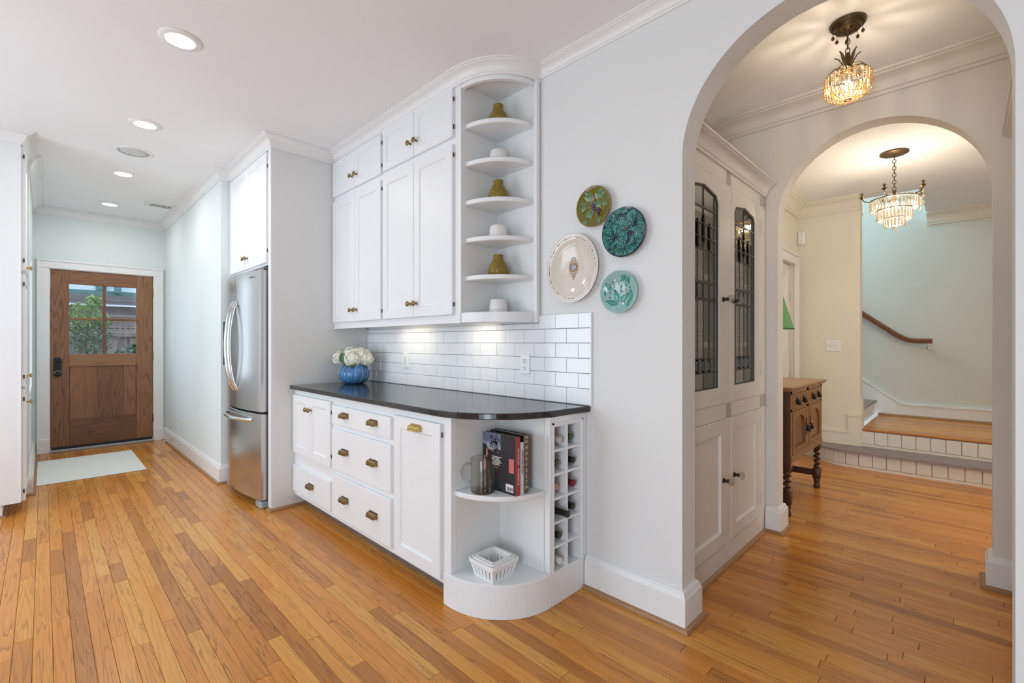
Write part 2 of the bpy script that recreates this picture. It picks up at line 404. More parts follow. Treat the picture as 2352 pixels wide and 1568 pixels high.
def arch_wall(mb, x0, x1, ax0, ax1, y0, y1, zs, ztop):
    """wall between y0 and y1 with a round-headed opening ax0..ax1 springing at zs"""
    mb.box(x0, ax0, y0, y1, 0, ztop); mb.box(ax1, x1, y0, y1, 0, ztop)
    cx = (ax0+ax1)/2; r = (ax1-ax0)/2; n = 48
    pts = [(cx - r*math.cos(PI*i/n), zs + r*math.sin(PI*i/n)) for i in range(n+1)]
    for (xa, za), (xb, zb) in zip(pts, pts[1:]):
        vs = [(xa,y0,za),(xb,y0,zb),(xb,y0,ztop),(xa,y0,ztop),(xa,y1,za),(xb,y1,zb),(xb,y1,ztop),(xa,y1,ztop)]
        mb.add(vs, [(0,1,2,3),(5,4,7,6),(4,5,1,0)])
    return mb
AX0, AX1 = -.886, .095
w = arch_wall(MB(), -4.70, 2.6, AX0, AX1, WY, 2.08, 2.04, CZ)
WALL_K = struct('wall_kitchen', w, 'wall', 'pale kitchen wall with the plates and the nearer round arch')
w = arch_wall(MB(), -1.40, 1.70, -.888, .087, 3.37, 3.49, 2.04, CZ)
WALL_H = struct('wall_hall', w, 'wall_hall', 'warm beige wall pierced by the farther round arch')
# kitchen passage walls
w = MB().box(-7.55, -4.70, 1.10, 1.24, 0, CZ).box(-4.80, -4.70, 1.24, 1.95, 0, CZ).box(-4.80, -4.70, 1.95, 2.08, 0, CZ)
struct('wall_passage', w, 'wall_green', 'pale passage wall between the back door and the fridge')
w = MB().box(-7.5, -7.35, -.40, .042, 0, CZ).box(-7.5, -7.35, .983, 1.10, 0, CZ).box(-7.5, -7.35, .042, .983, 2.08, CZ)
struct('wall_back', w, 'wall_green', 'pale green-white wall around the oak back door')
w = MB().box(-7.5, -7.0, -.40, -.085, 0, CZ).box(-5.8, -5.45, -.40, -.085, 0, CZ).box(-7.0, -5.8, -.40, -.085, 0, .8).box(-7.0, -5.8, -.40, -.085, 2.1, CZ)  # opening made up for the added passage light
struct('wall_left', w, 'wall_green', 'short wall end beside the tall pantry cabinet')
# window wall behind the camera and the side wall, with their openings
w = MB().box(-5.6, -4.6, -1.85, -1.7, 0, CZ).box(-2.4, -.25, -1.85, -1.7, 0, CZ).box(.85, 2.7, -1.85, -1.7, 0, CZ).box(-4.6, -2.4, -1.85, -1.7, 0, .5).box(-4.6, -2.4, -1.85, -1.7, 2.4, CZ).box(-3.55, -3.45, -1.85, -1.7, .5, 2.4).box(-.25, .85, -1.85, -1.7, 2.06, CZ)
struct('wall_window', w, 'wall', 'window wall behind the viewer')
struct('wall_right', MB().box(2.6, 2.75, -1.85, 2.08, 0, CZ), 'wall', 'side wall of the kitchen outside the view')
struct('wall_pantry', MB().box(-5.6, -5.45, -2.75, -.40, 0, CZ), 'wall', 'wall behind the pantry cabinet')
# hall sides
w = MB().box(-1.44, -1.34, 2.08, 3.37, 0, CZ)
struct('wall_hall_left', w, 'wall_hall', 'hall wall behind the leaded glass cabinet')
w = MB().box(.545, .645, 2.08, 3.37, 0, CZ)
struct('wall_hall_right', w, 'wall_hall', 'hall wall behind the cabinet at the right arch edge')
# foyer
w = MB().box(-1.46, -1.36, 3.49, 4.88, 0, CZ).box(-1.46, -1.36, 5.78, 6.07, 0, CZ).box(-1.46, -1.36, 4.88, 5.78, 2.10, CZ)
struct('wall_foyer_left', w, 'wall_foyer', 'cream foyer wall with a white doorway')
w = MB().box(-1.36, -.80, 5.94, 6.07, 0, CZ).box(-3.3, -1.36, 5.94, 6.07, 0, 5.2).box(-1.36, 1.7, 6.071, 6.2, CZ+.12, 5.2)
struct('wall_stub', MB().box(-1.36, -.80, 5.94, 6.07, 0, CZ+.1), 'wall_foyer', 'cream wall end beside the stair opening with the switch plate')
struct('wall_foyer_right', MB().box(1.6, 1.7, 3.49, 7.4, 0, CZ), 'wall_foyer', 'foyer wall outside the view')
w = MB().box(-3.3, 1.7, 7.3, 7.42, 0, 5.2)
WALL_S = struct('wall_stair', w, 'wall_stair', 'grey-green stairwell wall behind the handrail')
w = MB().box(-3.3, -1.36, 5.94, 6.07, 0, 5.2).box(-3.42, -3.3, 5.94, 7.42, 0, 5.2).box(-1.36, -.35, 5.97, 6.07, CZ+.1, 5.2).box(-.35, -.25, 5.97, 7.42, CZ+.1, 5.2).box(-3.42, -.25, 5.94, 7.42, 5.2, 5.3)
struct('wall_upstairs', w, 'wall_stair', 'upper walls of the stairwell')
c = MB().box(-7.6, 2.75, -2.8, 2.05, CZ, CZ+.1).box(-1.5, 1.75, 2.05, 5.97, CZ, CZ+.1).box(-1.5, -.80, 5.97, 6.07, CZ, CZ+.1).box(-.80, -.35, 5.97, 6.09, CZ, CZ+.1).box(-.35, 1.75, 5.97, 7.42, CZ, CZ+.1)
struct('ceiling', c, 'ceiling', 'smooth white ceiling')

# crown mouldings
t = MB().sweep([(-7.35, -.085), (-7.35, 1.10), (-4.70, 1.10), (-4.70, 1.18)], crown(CZ, .085, .08), side=1)
struct('trim_1', t, 'trim', 'white crown moulding along the passage', smooth=True, auto=35)
t = MB().sweep([(-5.45, -.40), (-5.45, -.085), (-7.35, -.085)], crown(CZ, .085, .075), side=1)
struct('trim_2', t, 'trim', 'white crown moulding over the wall end by the pantry', smooth=True, auto=35)
ncv = 20
cab_path = [(-3.65, 1.652), (-2.04, 1.652)] + [(-2.04 + .33*math.sin(PI/2*i/ncv), 1.95 - .298*math.cos(PI/2*i/ncv)) for i in range(1, ncv+1)]
t = MB().sweep([(-4.70, 1.18), (-3.65, 1.18), (-3.65, 1.652)], crown(CZ, .085, .07), side=1)
struct('trim_3', t, 'trim', 'white crown moulding wrapping the fridge enclosure', smooth=True, auto=35)
t = MB().sweep(cab_path, crown(CZ, .065, .065), side=1)
struct('trim_4', t, 'trim', 'white crown moulding curving over the wall cabinets and corner shelves', smooth=True, auto=35)
t = MB().sweep([(-1.71, WY), (2.6, WY)], crown(CZ, .055, .065), side=1)
struct('trim_5', t, 'trim', 'white crown moulding along the plate wall', smooth=True, auto=35)
t = MB().sweep([(-1.34, 2.08), (-1.34, 3.37), (.545, 3.37), (.545, 2.08)], crown(CZ, .105, .115), side=1)
t.sweep([(.545, 2.08), (-1.34, 2.08)], crown(CZ, .105, .115), side=1)
struct('trim_6', t, 'wall_hall', 'beige crown moulding around the hall ceiling', smooth=True, auto=35)
t = MB().sweep([(-1.36, 3.49), (-1.36, 5.94), (-.80, 5.94)], crown(CZ, .14, .12), side=1)
struct('trim_7', t, 'wall_foyer', 'cream crown moulding over the foyer wall and stub wall', smooth=True, auto=35)
t = MB().sweep([(-.35, 7.3), (1.6, 7.3)], crown(CZ, .14, .12), side=1)
struct('trim_8', t, 'wall_foyer', 'cream crown moulding over the stair landing', smooth=True, auto=35)

# baseboards and their oak shoe mouldings
def baseboard(name, path, label, h=.16, t=.02, mat='trim', sh=True, side=1):
    o = struct(name, MB().sweep(path, base(h, t), side=side), mat, label, smooth=True, auto=30)
    if sh: mk('shoe_molding', MB().sweep(path, shoe(t, .019), side=side), 'shoe', o)
    return o
baseboard('baseboard_passage', [(-7.35, 1.06), (-7.35, 1.10), (-4.70, 1.10), (-4.70, 1.20)], 'white baseboard along the passage wall')
baseboard('baseboard_arch', [(-1.385, WY), (AX0, WY), (AX0, 2.08), (-.96, 2.08)], 'tall white baseboard turning the corner of the nearer arch', h=.165, t=.024)
baseboard('baseboard_pier', [(-.955, 3.37), (-.888, 3.37), (-.888, 3.49), (-1.36, 3.49)], 'white baseboard block on the pier of the farther arch', h=.165, t=.026)
baseboard('baseboard_pier_right', [(.50, 3.49), (.087, 3.49), (.087, 3.37), (.16, 3.37)], 'white baseboard block at the right foot of the farther arch', h=.165, t=.026)
baseboard('baseboard_wall_end', [(-5.45, -.40), (-5.45, -.085), (-7.35, -.085)], 'white baseboard on the wall end by the pantry', h=.16, t=.022)
baseboard('baseboard_jamb', [(.16, 2.08), (AX1, 2.08), (AX1, WY), (2.6, WY)], 'white baseboard at the right side of the nearer arch')
# stub wall and landing skirting
b = MB()
b.box(-1.36, -.90, 5.925, 5.94, .17, .295).box(-1.36, -.885, 5.918, 5.94, .295, .315)
b.box(-.90, -.80, 5.925, 5.94, .17, .475).box(-.905, -.79, 5.918, 5.94, .475, .495).box(-.80, -.785, 5.925, 6.07, .17, .495)
b.box(-.80, -.783, 5.95, 6.07, .495, .66)
struct('baseboard_stub', b, 'wall_foyer', 'cream stepped skirting at the foot of the stub wall')
bb = [(1.6, .35), (1.6, .505), (-.574, .505), (-1.66, 1.30), (-1.66, 1.10), (-1.0, .35)]
b = MB().prism(bb, lambda a, z, k: (a, 7.3 - .018*k, z))
st = [(1.6, .490), (1.6, .512), (-.57, .512), (-1.66, 1.31), (-1.66, 1.285), (-.575, .490)]
b.prism(st, lambda a, z, k: (a, 7.3 - .03*k, z))
struct('baseboard_stair', b, 'trim', 'white skirting climbing with the stairs')

# ---- tiled splashback: grout bed on the wall, every tile a piece of its own
gb = MB().box(-3.648, -1.705, 1.9445, 1.9495, .921, 1.350).box(-1.705, -1.357, 1.9445, 1.9495, .921, 1.392)
SPL = mk('splashback', gb, 'grout', WALL_K)
random.seed(5)
tile_mesh = {}
rowz = [(.923, 1.005), (1.007, 1.0825), (1.0845, 1.160), (1.162, 1.2375), (1.2395, 1.315), (1.317, 1.392)]
for ri, (z0, z1) in enumerate(rowz):
    x = -1.357 if ri % 2 == 0 else -1.357 + .0765
    cells = []
    while x > -3.648:
        xa, xb = max(x-.1515, -3.648), min(x, -1.357)
        x -= .153
        if xb - xa < .004: continue
        if ri == 5 and xa < -1.705 < xb: cells += [(xa, -1.7055, z0, 1.349), (-1.7045, xb, z0, z1)]
        else: cells.append((xa, xb, z0, 1.349 if ri == 5 and xb < -1.705 else z1))
    for xa, xb, za, zb in cells:
        key = (round(xb-xa, 3), round(zb-za, 3))
        if key not in tile_mesh:
            tm = MB(); rects(tm, mapy(0), -key[0]/2, key[0]/2, -key[1]/2, key[1]/2, [(0, 0), (0, .0045), (.0012, .0062)])
            o = mk('tile', tm, 'tile', SPL, origin=(0,0,0)); tile_mesh[key] = o
            o.location = Vector(((xa+xb)/2, 1.9445, (za+zb)/2)) - WL[SPL.name]
        else:
            o = dup_part(tile_mesh[key], Vector(((xa+xb)/2, 1.9445, (za+zb)/2)) - WL[SPL.name])
        o.rotation_euler = (random.uniform(-.006, .006), 0, random.uniform(-.004, .004))
# painted metal edge strip at the right end of the tiles
mk('edge_strip', MB().box(-1.357, -1.352, 1.937, 1.949, .921, 1.394), 'trim', SPL)
# ------------------------------------------------------------------ back door with glazed top, casing, threshold
XD = -7.35
D1 = thing('door_1', 'oak back door with four glass panes above upright planks', None, (XD, .512, .04), kind='structure')
def dpart(name, mb, mat, smooth=False): return mk(name, mb, mat, D1, smooth)
dx0, dx1 = XD - .045, XD - .002
for (a, b_) in ((.053, .207), (.810, .972)): dpart('stile', MB().cbox(dx0, dx1, a, b_, .045, 2.072, .003), 'doorwood')
dpart('rail', MB().cbox(dx0, dx1-.001, .207, .810, 1.918, 2.072, .003), 'doorwood_h')
dpart('rail', MB().cbox(dx0, dx1-.001, .207, .810, .963, 1.110, .003), 'doorwood_h')
dpart('rail', MB().cbox(dx0, dx1-.001, .207, .810, .045, .355, .003), 'doorwood_h')
ys = [.207, .328, .448, .565, .690, .810]
for a, b_ in zip(ys, ys[1:]): dpart('plank', MB().cbox(dx0+.008, dx1-.014, a+.0012, b_-.0012, .353, .965, .004), 'doorwood')
dpart('glazing_bar', MB().cbox(dx0, dx1-.002, .497, .524, 1.110, 1.918, .004), 'doorwood')
for a, b_ in ((.207, .497), (.524, .810)): dpart('glazing_bar', MB().cbox(dx0, dx1-.002, a, b_, 1.508, 1.533, .004), 'doorwood_h')
for a, b_ in ((.207, .497), (.524, .810)):
    for z0, z1 in ((1.110, 1.508), (1.533, 1.918)):
        dpart('pane', MB().box(XD-.026, XD-.022, a, b_, z0, z1), 'glass')
        for q in ((a, a+.008, z0, z1), (b_-.008, b_, z0, z1), (a+.008, b_-.008, z0, z0+.008), (a+.008, b_-.008, z1-.008, z1)):
            pass
h = MB(); poly = [(.079, .875), (.079, 1.050), (.086, 1.068), (.111, 1.078), (.136, 1.068), (.143, 1.050), (.143, .875), (.136, .862), (.111, .856), (.086, .862)]
h.prism(poly, lambda a, b_, k: (XD - .002 + .012*k, a, b_))
hs = dpart('handle_plate', h, 'iron')
mk('lock_cylinder', MB().lathe([(.016, 0), (.016, .012), (.010, .016)], 16, (XD+.010, .111, 1.035), (1,0,0)), 'iron', hs, True, auto=40)
mk('knob', MB().lathe([(.020, 0), (.020, .006), (.009, .010), (.009, .030), (.024, .040), (.028, .052), (.022, .060)], 20, (XD+.010, .111, .895), (1,0,0)), 'iron', hs, True, auto=40)
mk('knob_ring', MB().torus((XD+.014, .111, .895), .027, .0035, (1,0,0), 20, 6), 'steel_bar', hs, True)
for z in (1.872, 1.075, .289):
    hg = MB().cbox(XD-.004, XD+.006, .966, .984, z-.05, z+.05, .002)
    for k in range(5): hg.lathe([(.0065, 0), (.0065, .016)], 10, (XD+.006, .976, z-.045+k*.019), (0,0,1))
    dpart('hinge', hg, 'brass')
dpart('door_sweep', MB().cbox(XD-.010, XD+.008, .060, .965, .030, .058, .003), 'black')
cs = MB()
for a, b_ in ((-.054, .046), (.979, 1.078)): cs.cbox(XD, XD+.018, a, b_, .0, 2.079, .003).cbox(XD+.001, XD+.028, a-.001 if a < 0 else b_-.022, (a+.022) if a < 0 else b_+.001, .0, 2.154, .004)
cs.cbox(XD, XD+.019, -.053, 1.077, 2.080, 2.175, .003).cbox(XD+.001, XD+.030, -.056, 1.080, 2.156, 2.182, .004)
cs.box(XD-.14, XD, .030, .050, 0, 2.08).box(XD-.14, XD, .975, .995, 0, 2.08).box(XD-.14, XD, .03, .995, 2.074, 2.09)
cs.cbox(XD, XD+.032, -.056, .048, 0, .165, .004).cbox(XD, XD+.032, .977, 1.08, 0, .165, .004)
struct('trim_9', cs, 'trim', 'white casing around the oak back door')
tg = MB().cbox(XD-.06, XD+.035, .045, .985, .0, .028, .006)
struct('trim_10', tg, 'plastic_grey', 'grey metal threshold under the back door')

# ------------------------------------------------------------------ outside the back door
GR = struct('ground', MB().box(-18, -7.6, -6, 8, -.2, -.05), plain('yard_ground', (.16, .15, .10), .95, var=.3, scale=6), 'yard ground outside the back door')
fwood = wood('weathered_fence', (.38, .31, .285), (.22, .17, .16), (.46, .38, .35), axis=2, rough=.85, across=8, along=1., ring=9., contrast=.3)
M['fence'] = fwood
F = thing('garden_fence', 'weathered grey-brown plank fence with lattice top behind the door panes', 'fence', (-10.0, .8, -.05))
y = -1.0; k = 0; f0 = None
while y < 2.6:
    wdt = .125
    dd = .03 if k % 2 else 0.
    if f0 is None:
        f0 = mk('plank', MB().cbox(-10.03, -10.0, y, y+wdt, -.05, 1.34, .003), 'fence', F)
    else: dup_part(f0, f0.location + Vector((-dd, y + 1.0, 0)))
    y += wdt - .006 + (.05 if k % 2 == 0 else 0.); k += 1
for z0, z1, t_ in ((1.34, 1.40, .05), (1.40, 1.44, .02), (1.60, 1.645, .03), (1.66, 1.70, .05)):
    mk('rail', MB().cbox(-10.01, -10.01+t_, -1.0, 2.6, z0, z1, .003), 'fence', F)
lat = MB()
y = -1.0
while y < 2.6: lat.box(-10.0, -9.99, y, y+.036, 1.44, 1.60); y += .072
for z in (1.44, 1.485, 1.53, 1.575): lat.box(-9.995, -9.985, -1, 2.6, z, z+.026)
mk('lattice', lat, 'fence', F)
M['house'] = plain('neighbour_siding', (.16, .14, .145), .8, var=.2, scale=8)
M['eave'] = plain('neighbour_eave', (.10, .22, .22), .6, var=.1)
M['house_wall'] = plain('neighbour_wall', (.72, .82, .90), .8, var=.03)
Hs = thing('neighbour_house', 'pale house with dark teal eaves seen above the garden fence', 'house', (-13., .8, 0))
mk('wall', MB().box(-13.4, -13.2, -3.5, 5, 2.25, 4.2), 'house_wall', Hs)
mk('eave_board', MB().box(-13.2, -13.05, -3.5, 5, 2.24, 2.34), 'eave', Hs)
mk('downpipe', MB().tube([(-13.0, 1.12, 2.3), (-13.0, 1.12, 4.2)], .06, 10), 'eave', Hs)
mk('window', MB().box(-13.2, -13.15, .78, .95, 2.36, 2.5), 'eave', Hs)
for i in range(5):
    mk('siding_board', MB().cbox(-12.9-.01*i, -12.84, -3.5, 5, 1.56+i*.135, 1.69+i*.135, .004), 'house', Hs)
mk('lower_wall', MB().box(-13.0, -12.92, -3.5, 5, -.05, 1.56), 'house', Hs)
mk('gutter', MB().box(-12.8, -12.7, -3.5, 5, 2.0, 2.035), 'house_wall', Hs)

def leaf_cloud(mb, c, rad, n, ls, seed, squash=1.):
    rnd = random.Random(seed)
    for _ in range(n):
        v = Vector((rnd.gauss(0,1), rnd.gauss(0,1), rnd.gauss(0,1))).normalized() * rad * (rnd.random()**.4)
        p = Vector(c) + Vector((v.x, v.y, v.z*squash))
        R_ = Matrix.Rotation(rnd.uniform(0, 2*PI), 3, 'Z') @ Matrix.Rotation(rnd.uniform(-1., 1.), 3, 'X')
        l = ls*rnd.uniform(.7, 1.3); w_ = l*.45
        pts = [(0, -l/2, 0), (w_/2, -.05*l, .1*l), (0, l/2, 0), (-w_/2, -.05*l, .1*l)]
        mb.add([p + R_ @ Vector(q) for q in pts], [(0,1,2),(0,2,3)])
    return mb
M['leaf_pale'] = plain('pale_leaf', (.36, .50, .20), .6, var=.35, scale=7)
M['leaf_blue'] = plain('blue_green_leaf', (.14, .27, .17), .6, var=.35, scale=7)
M['bark'] = plain('bark', (.20, .16, .13), .9, var=.3, scale=20)
T = thing('garden_tree', 'pale green leafy young tree in front of the garden fence', 'tree', (-9.4, .42, -.05))
for i, (dy, z, r, n, mname) in enumerate([(0, .9, .26, 700, 'leaf_blue'), (.08, 1.3, .27, 800, 'leaf_blue'), (-.02, 1.62, .24, 700, 'leaf_pale'), (.22, 1.58, .12, 220, 'leaf_pale'), (.12, 1.86, .11, 220, 'leaf_pale'), (-.18, 1.62, .14, 260, 'leaf_pale')]):
    mk('foliage', leaf_cloud(MB(), (-9.4, .42+dy, z), r, n, .055, i), mname, T)
mk('trunk', MB().tube([(-9.4, .44, -.05), (-9.42, .46, .6), (-9.4, .44, 1.2), (-9.4, .50, 1.8)], [.025, .022, .016, .008], 8), 'bark', T)
S_ = thing('garden_shrub', 'low dark green shrub at the lower right of the door panes', 'shrub', (-9.3, .96, -.05))
for i, (dy, z, r) in enumerate([(0, 1.02, .2), (.14, 1.16, .13), (-.12, .92, .16), (.05, .7, .28)]):
    mk('foliage', leaf_cloud(MB(), (-9.3, .96+dy, z), r, 420, .06, 20+i), 'leaf_blue', S_)
mk('stem', MB().tube([(-9.3, .96, -.05), (-9.3, .98, .5), (-9.3, 1.0, 1.1)], [.02, .015, .006], 8), 'bark', S_)

# ------------------------------------------------------------------ foyer doorway (white casing; white door added in place of the bright room beyond)
cs = MB()
for a, b_ in ((4.79, 4.89), (5.77, 5.87)): cs.cbox(-1.36, -1.340, a, b_, 0, 2.094, .004)
cs.cbox(-1.36, -1.339, 4.791, 5.869, 2.095, 2.184, .004).cbox(-1.36, -1.328, 4.775, 5.885, 2.185, 2.215, .005)
for a, b_ in ((4.785, 4.81), (5.85, 5.875)): cs.cbox(-1.359, -1.332, a, b_, 0, 2.183, .004)
struct('trim_11', cs, 'trim', 'white casing of the foyer doorway')
D2 = thing('door_2', 'white panelled door added where the foyer doorway opens to a bright room', None, (-1.42, 5.33, 0), kind='structure')
d = MB(); shaker(d, mapx(-1.44), 4.89, 5.77, 1.05, 2.095, .035, .11, .012); mk('upper_panel', d, 'trim', D2)
d = MB(); shaker(d, mapx(-1.44), 4.89, 5.77, .01, 1.05, .035, .11, .012); mk('lower_panel', d, 'trim', D2)
for z in (.9, 1.75): mk('hinge', MB().cbox(-1.405, -1.395, 5.755, 5.775, z-.04, z+.04, .002), 'steel_bar', D2)
mk('knob', MB().lathe([(.02, 0), (.008, .008), (.008, .03), (.024, .04), (.02, .055)], 16, (-1.405, 4.96, .98), (1,0,0)), 'brass', D2, True)

# ------------------------------------------------------------------ steps and landing
def arc(cx, cy, rx, ry, t0, t1, n): return [(cx + rx*math.cos(t0+(t1-t0)*i/n), cy + ry*math.sin(t0+(t1-t0)*i/n)) for i in range(n+1)]
front = [(-1.16, 5.94)] + arc(-.80, 5.94, .36, .285, PI, PI*1.5, 12)[1:] + [(1.6, 5.675)]
ST = thing('floor_step', 'low curved brick step with a worn mauve painted tread', None, (0, 5.8, 0), kind='structure')
pl = front + [(1.6, 5.99), (-.8, 5.99), (-1.16, 5.95)]
mk('step_core', MB().prism([(x, y + .012) for x, y in pl], lambda a, b_, k: (a, b_, .0 + .148*k)), 'brick', ST)
tr = [(-1.2, 5.94)] + arc(-.80, 5.94, .40, .325, PI, PI*1.5, 14)[1:] + [(1.6, 5.635), (1.6, 5.99), (-.79, 5.99), (-.79, 5.94)]
mb = MB(); mb.prism(tr, lambda a, b_, k: (a, b_, .147 + .021*k)); mk('tread', mb, 'purple', ST)
mk('plinth', MB().sweep(front, [(0, 0), (.012, 0), (.012, .022), (0, .026)], side=1), 'brick', ST)
def along(path, step, gap):
    """cut a polyline into equal pieces, yields (p, q)"""
    segs = []; L_ = 0
    pts = [Vector(p) for p in path]
    for a, b_ in zip(pts, pts[1:]): segs.append((L_, (b_-a).length, a, b_)); L_ += (b_-a).length
    def at(s):
        for l0, l, a, b_ in segs:
            if s <= l0 + l + 1e-9: return a + (b_-a)*((s-l0)/l)
        return pts[-1]
    s = .0
    while s + step < L_:
        yield at(s+gap/2), at(s+step-gap/2); s += step
random.seed(3)
b0 = None
for p, q in along(front, .107, .004):
    m = (p+q)/2; ang = math.atan2(q.y-p.y, q.x-p.x)
    if m.x > .5: continue
    if b0 is None:
        b0 = mk('brick', MB().cbox(-.0515, .0515, -.012, .03, 0, .120, .004), 'brick', ST, origin=(0,0,.0))
    loc = Vector((m.x, m.y, .027)) - WL[ST.name]
    o = b0 if b0.get('_used') is None else dup_part(b0, loc)
    if b0.get('_used') is None: b0['_used'] = 1
    o.location = loc + Vector((0, random.uniform(-.0015, .0015), 0)); o.rotation_euler = (0, 0, ang)
LD = thing('floor_landing', 'oak stair landing over a white painted brick riser', None, (0, 6.6, .17), kind='structure')
mk('landing_core', MB().box(-.80, 1.6, 6.0, 7.3, 0, .328), 'brick', LD)
mk('plinth', MB().box(-.80, 1.6, 5.982, 6.0, .168, .192), 'brick', LD)
b1 = None; x = -.795
while x < .45:
    if b1 is None: b1 = mk('brick', MB().cbox(-.0515, .0515, -.012, .03, 0, .128, .004), 'brick', LD, origin=(0,0,0)); o = b1
    else: o = dup_part(b1, (0,0,0))
    o.location = Vector((x+.053, 5.99 + random.uniform(-.0015, .0015), .194)) - WL[LD.name]; x += .107
y = 5.97; k = 0
while y < 7.28:
    mk('board', MB().cbox(-.83 if k == 0 else -.80, 1.6, y, min(y+.0565, 7.295), .328, .350, .004 if k else .010), 'floor', LD); y += .057; k += 1
mk('back_molding', MB().sweep([(-.80, 7.282), (1.6, 7.282)], [(0, .35), (.018, .35), (.018, .36), (.008, .372), (0, .374)], side=1), 'shoe', LD)
SW = thing('floor_stairs', 'white stair risers with worn brown treads climbing to the left', None, (-1.6, 6.68, .35), kind='structure')
tm = wood('worn_tread', (.34, .27, .22), (.2, .15, .11), (.4, .32, .27), axis=1, rough=.6, rand=False); M['tread'] = tm
for i in range(8):
    xx = -.84 - i*.265; zz = .35 + i*.178
    mk('riser', MB().box(xx-.02, xx, 6.07, 7.282, zz, zz+.155), 'trim', SW)
    mk('tread', MB().cbox(xx-.285, xx+.03, 6.07, 7.282, zz+.155, zz+.178, .008), 'tread', SW)

# ------------------------------------------------------------------ handrail
HR = thing('stair_handrail', 'reddish brown moulded wooden handrail on the stair wall', 'handrail', (-.6, 7.22, 1.2))
prof = [(-.030, .008), (-.022, .026), (0, .034), (.022, .026), (.030, .008), (.024, -.004), (.026, -.026), (-.026, -.026), (-.024, -.004)]
path = [(-1.75, 2.25), (-1.0, 1.640), (-.62, 1.328), (-.55, 1.284), (-.49, 1.262), (-.42, 1.256), (-.30, 1.256)]
rings = []
for i, (x, z) in enumerate(path):
    a = Vector(path[max(i-1, 0)]); b_ = Vector(path[min(i+1, len(path)-1)]); t_ = (b_-a).normalized(); n_ = Vector((-t_.y, t_.x))
    rings.append([(x + n_.x*v, 7.222 + u, z + n_.y*v) for u, v in prof])
mk('rail', MB().loft(rings), 'rail', HR, True, auto=40)
for bx, bz in ((-.335, 1.232), (-1.4, 1.94)):
    m_ = MB().tube([(bx, 7.222, bz), (bx, 7.222, bz-.03), (bx, 7.25, bz-.055), (bx, 7.296, bz-.055)], .006, 8).lathe([(.02, 0), (.02, .006), (.008, .012)], 14, (bx, 7.299, bz-.055), (0,-1,0)).ball((bx, 7.222, bz-.062), .009)
    mk('bracket', m_, 'steel_bar', HR, True, auto=40)
# ------------------------------------------------------------------ kitchen cabinet hardware (one mesh each, shared by all copies)
KN = [(.006, 0), (.0062, .012), (.0085, .018), (.0165, .022), (.0172, .026), (.014, .030), (.006, .032)]
def knob(o, parent, ax=(0,-1,0), mat='brass'):
    return mk('knob', MB().lathe(KN, 16, o, ax), mat, parent, True, auto=40)
def hinge_pair(parent, MP, a, zs):
    for z in zs:
        m_ = MB(); c = MP(a, z, .010)
        m_.lathe([(.003, -.012), (.003, .012)], 8, c, (0,0,1)); mk('hinge', m_, 'hinge', parent)
def cup_pull_mesh():
    m_ = MB(); n = 6; w = .046
    prof = [(0, .012), (.010, .0118), (.018, .0095), (.0235, .004), (.0255, -.003), (.0258, -.009), (.0255, -.014)]
    outer = [[(x, -d, z) for x in (-w*.96, -w*.90, w*.90, w*.96)] for d, z in prof]
    m_.loft(outer, False, False, closed=False)
    inner = [[(x, -max(0, d-.002), z-.002) for x in (-w*.93, -w*.90, w*.90, w*.93)] for d, z in prof]
    m_.loft(inner, False, False, closed=False)
    for sx in (-1, 1):                               # closed cheeks
        m_.add([(sx*w*.95, -d, z) for d, z in prof] + [(sx*w*.95, 0, prof[-1][1])], [tuple(range(n+2))])
    m_.cbox(-w, w, -.0025, 0, .009, .018, .001)      # mounting flange
    m_.cbox(-w*.93, w*.93, -.027, -.0235, prof[-1][1]-.002, prof[-1][1]+.002, .001)
    return m_
PULL = None
def pull(o, parent, mat='brass'):
    global PULL
    if mat != 'brass':
        p = mk('cup_pull', cup_pull_mesh(), mat, parent, True, auto=30, origin=(0,0,0))
    elif PULL is None:
        PULL = mk('cup_pull', cup_pull_mesh(), mat, parent, True, auto=30, origin=(0,0,0)); p = PULL
    else:
        p = PULL.copy(); COL.objects.link(p); p.parent = parent
    p.location = Vector(o) - WL[parent.name]
    return p
FY = 1.345
mb_ = mapy(FY)
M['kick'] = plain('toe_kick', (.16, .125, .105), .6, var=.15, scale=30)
def carcass(U, x0, x1):
    mk('body', MB().box(x0+.0005, x1-.0005, FY, WY-.012, .09, .889), 'cab', U)
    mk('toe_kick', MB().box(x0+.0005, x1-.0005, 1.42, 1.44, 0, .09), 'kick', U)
# left unit: two doors over a drawer
U = thing('base_cabinet', 'white base cabinet with two small doors over one drawer beside the fridge panel', 'cabinet', (-3.315, 1.65, 0), group='white base cabinets under the black worktop')
carcass(U, -3.65, -2.98)
for a, b_ in ((-3.638, -3.331), (-3.327, -2.995)):
    d = MB(); shaker(d, mb_, a, b_, .417, .852); o = mk('door', d, 'cab', U)
    knob((-3.352 if a < -3.5 else -3.298, FY-.02, .765), o)
    if a > -3.5: hinge_pair(o, mb_, -2.991, (.49, .78))
d = MB(); slab(d, mb_, -3.638, -2.995, .125, .325); o = mk('drawer', d, 'cab', U); pull((-3.300, FY-.02, .228), o)
# middle unit: three drawers
U = thing('base_cabinet', 'white base cabinet with three wide drawers, six brass cup pulls', 'cabinet', (-2.605, 1.65, 0), group='white base cabinets under the black worktop')
carcass(U, -2.98, -2.225)
for z0, z1, zp in ((.712, .834, .784), (.417, .682, .556), (.120, .385, .258)):
    d = MB(); slab(d, mb_, -2.966, -2.240, z0, z1); o = mk('drawer', d, 'cab', U)
    pull((-2.775, FY-.02, zp), o); pull((-2.420, FY-.02, zp), o)
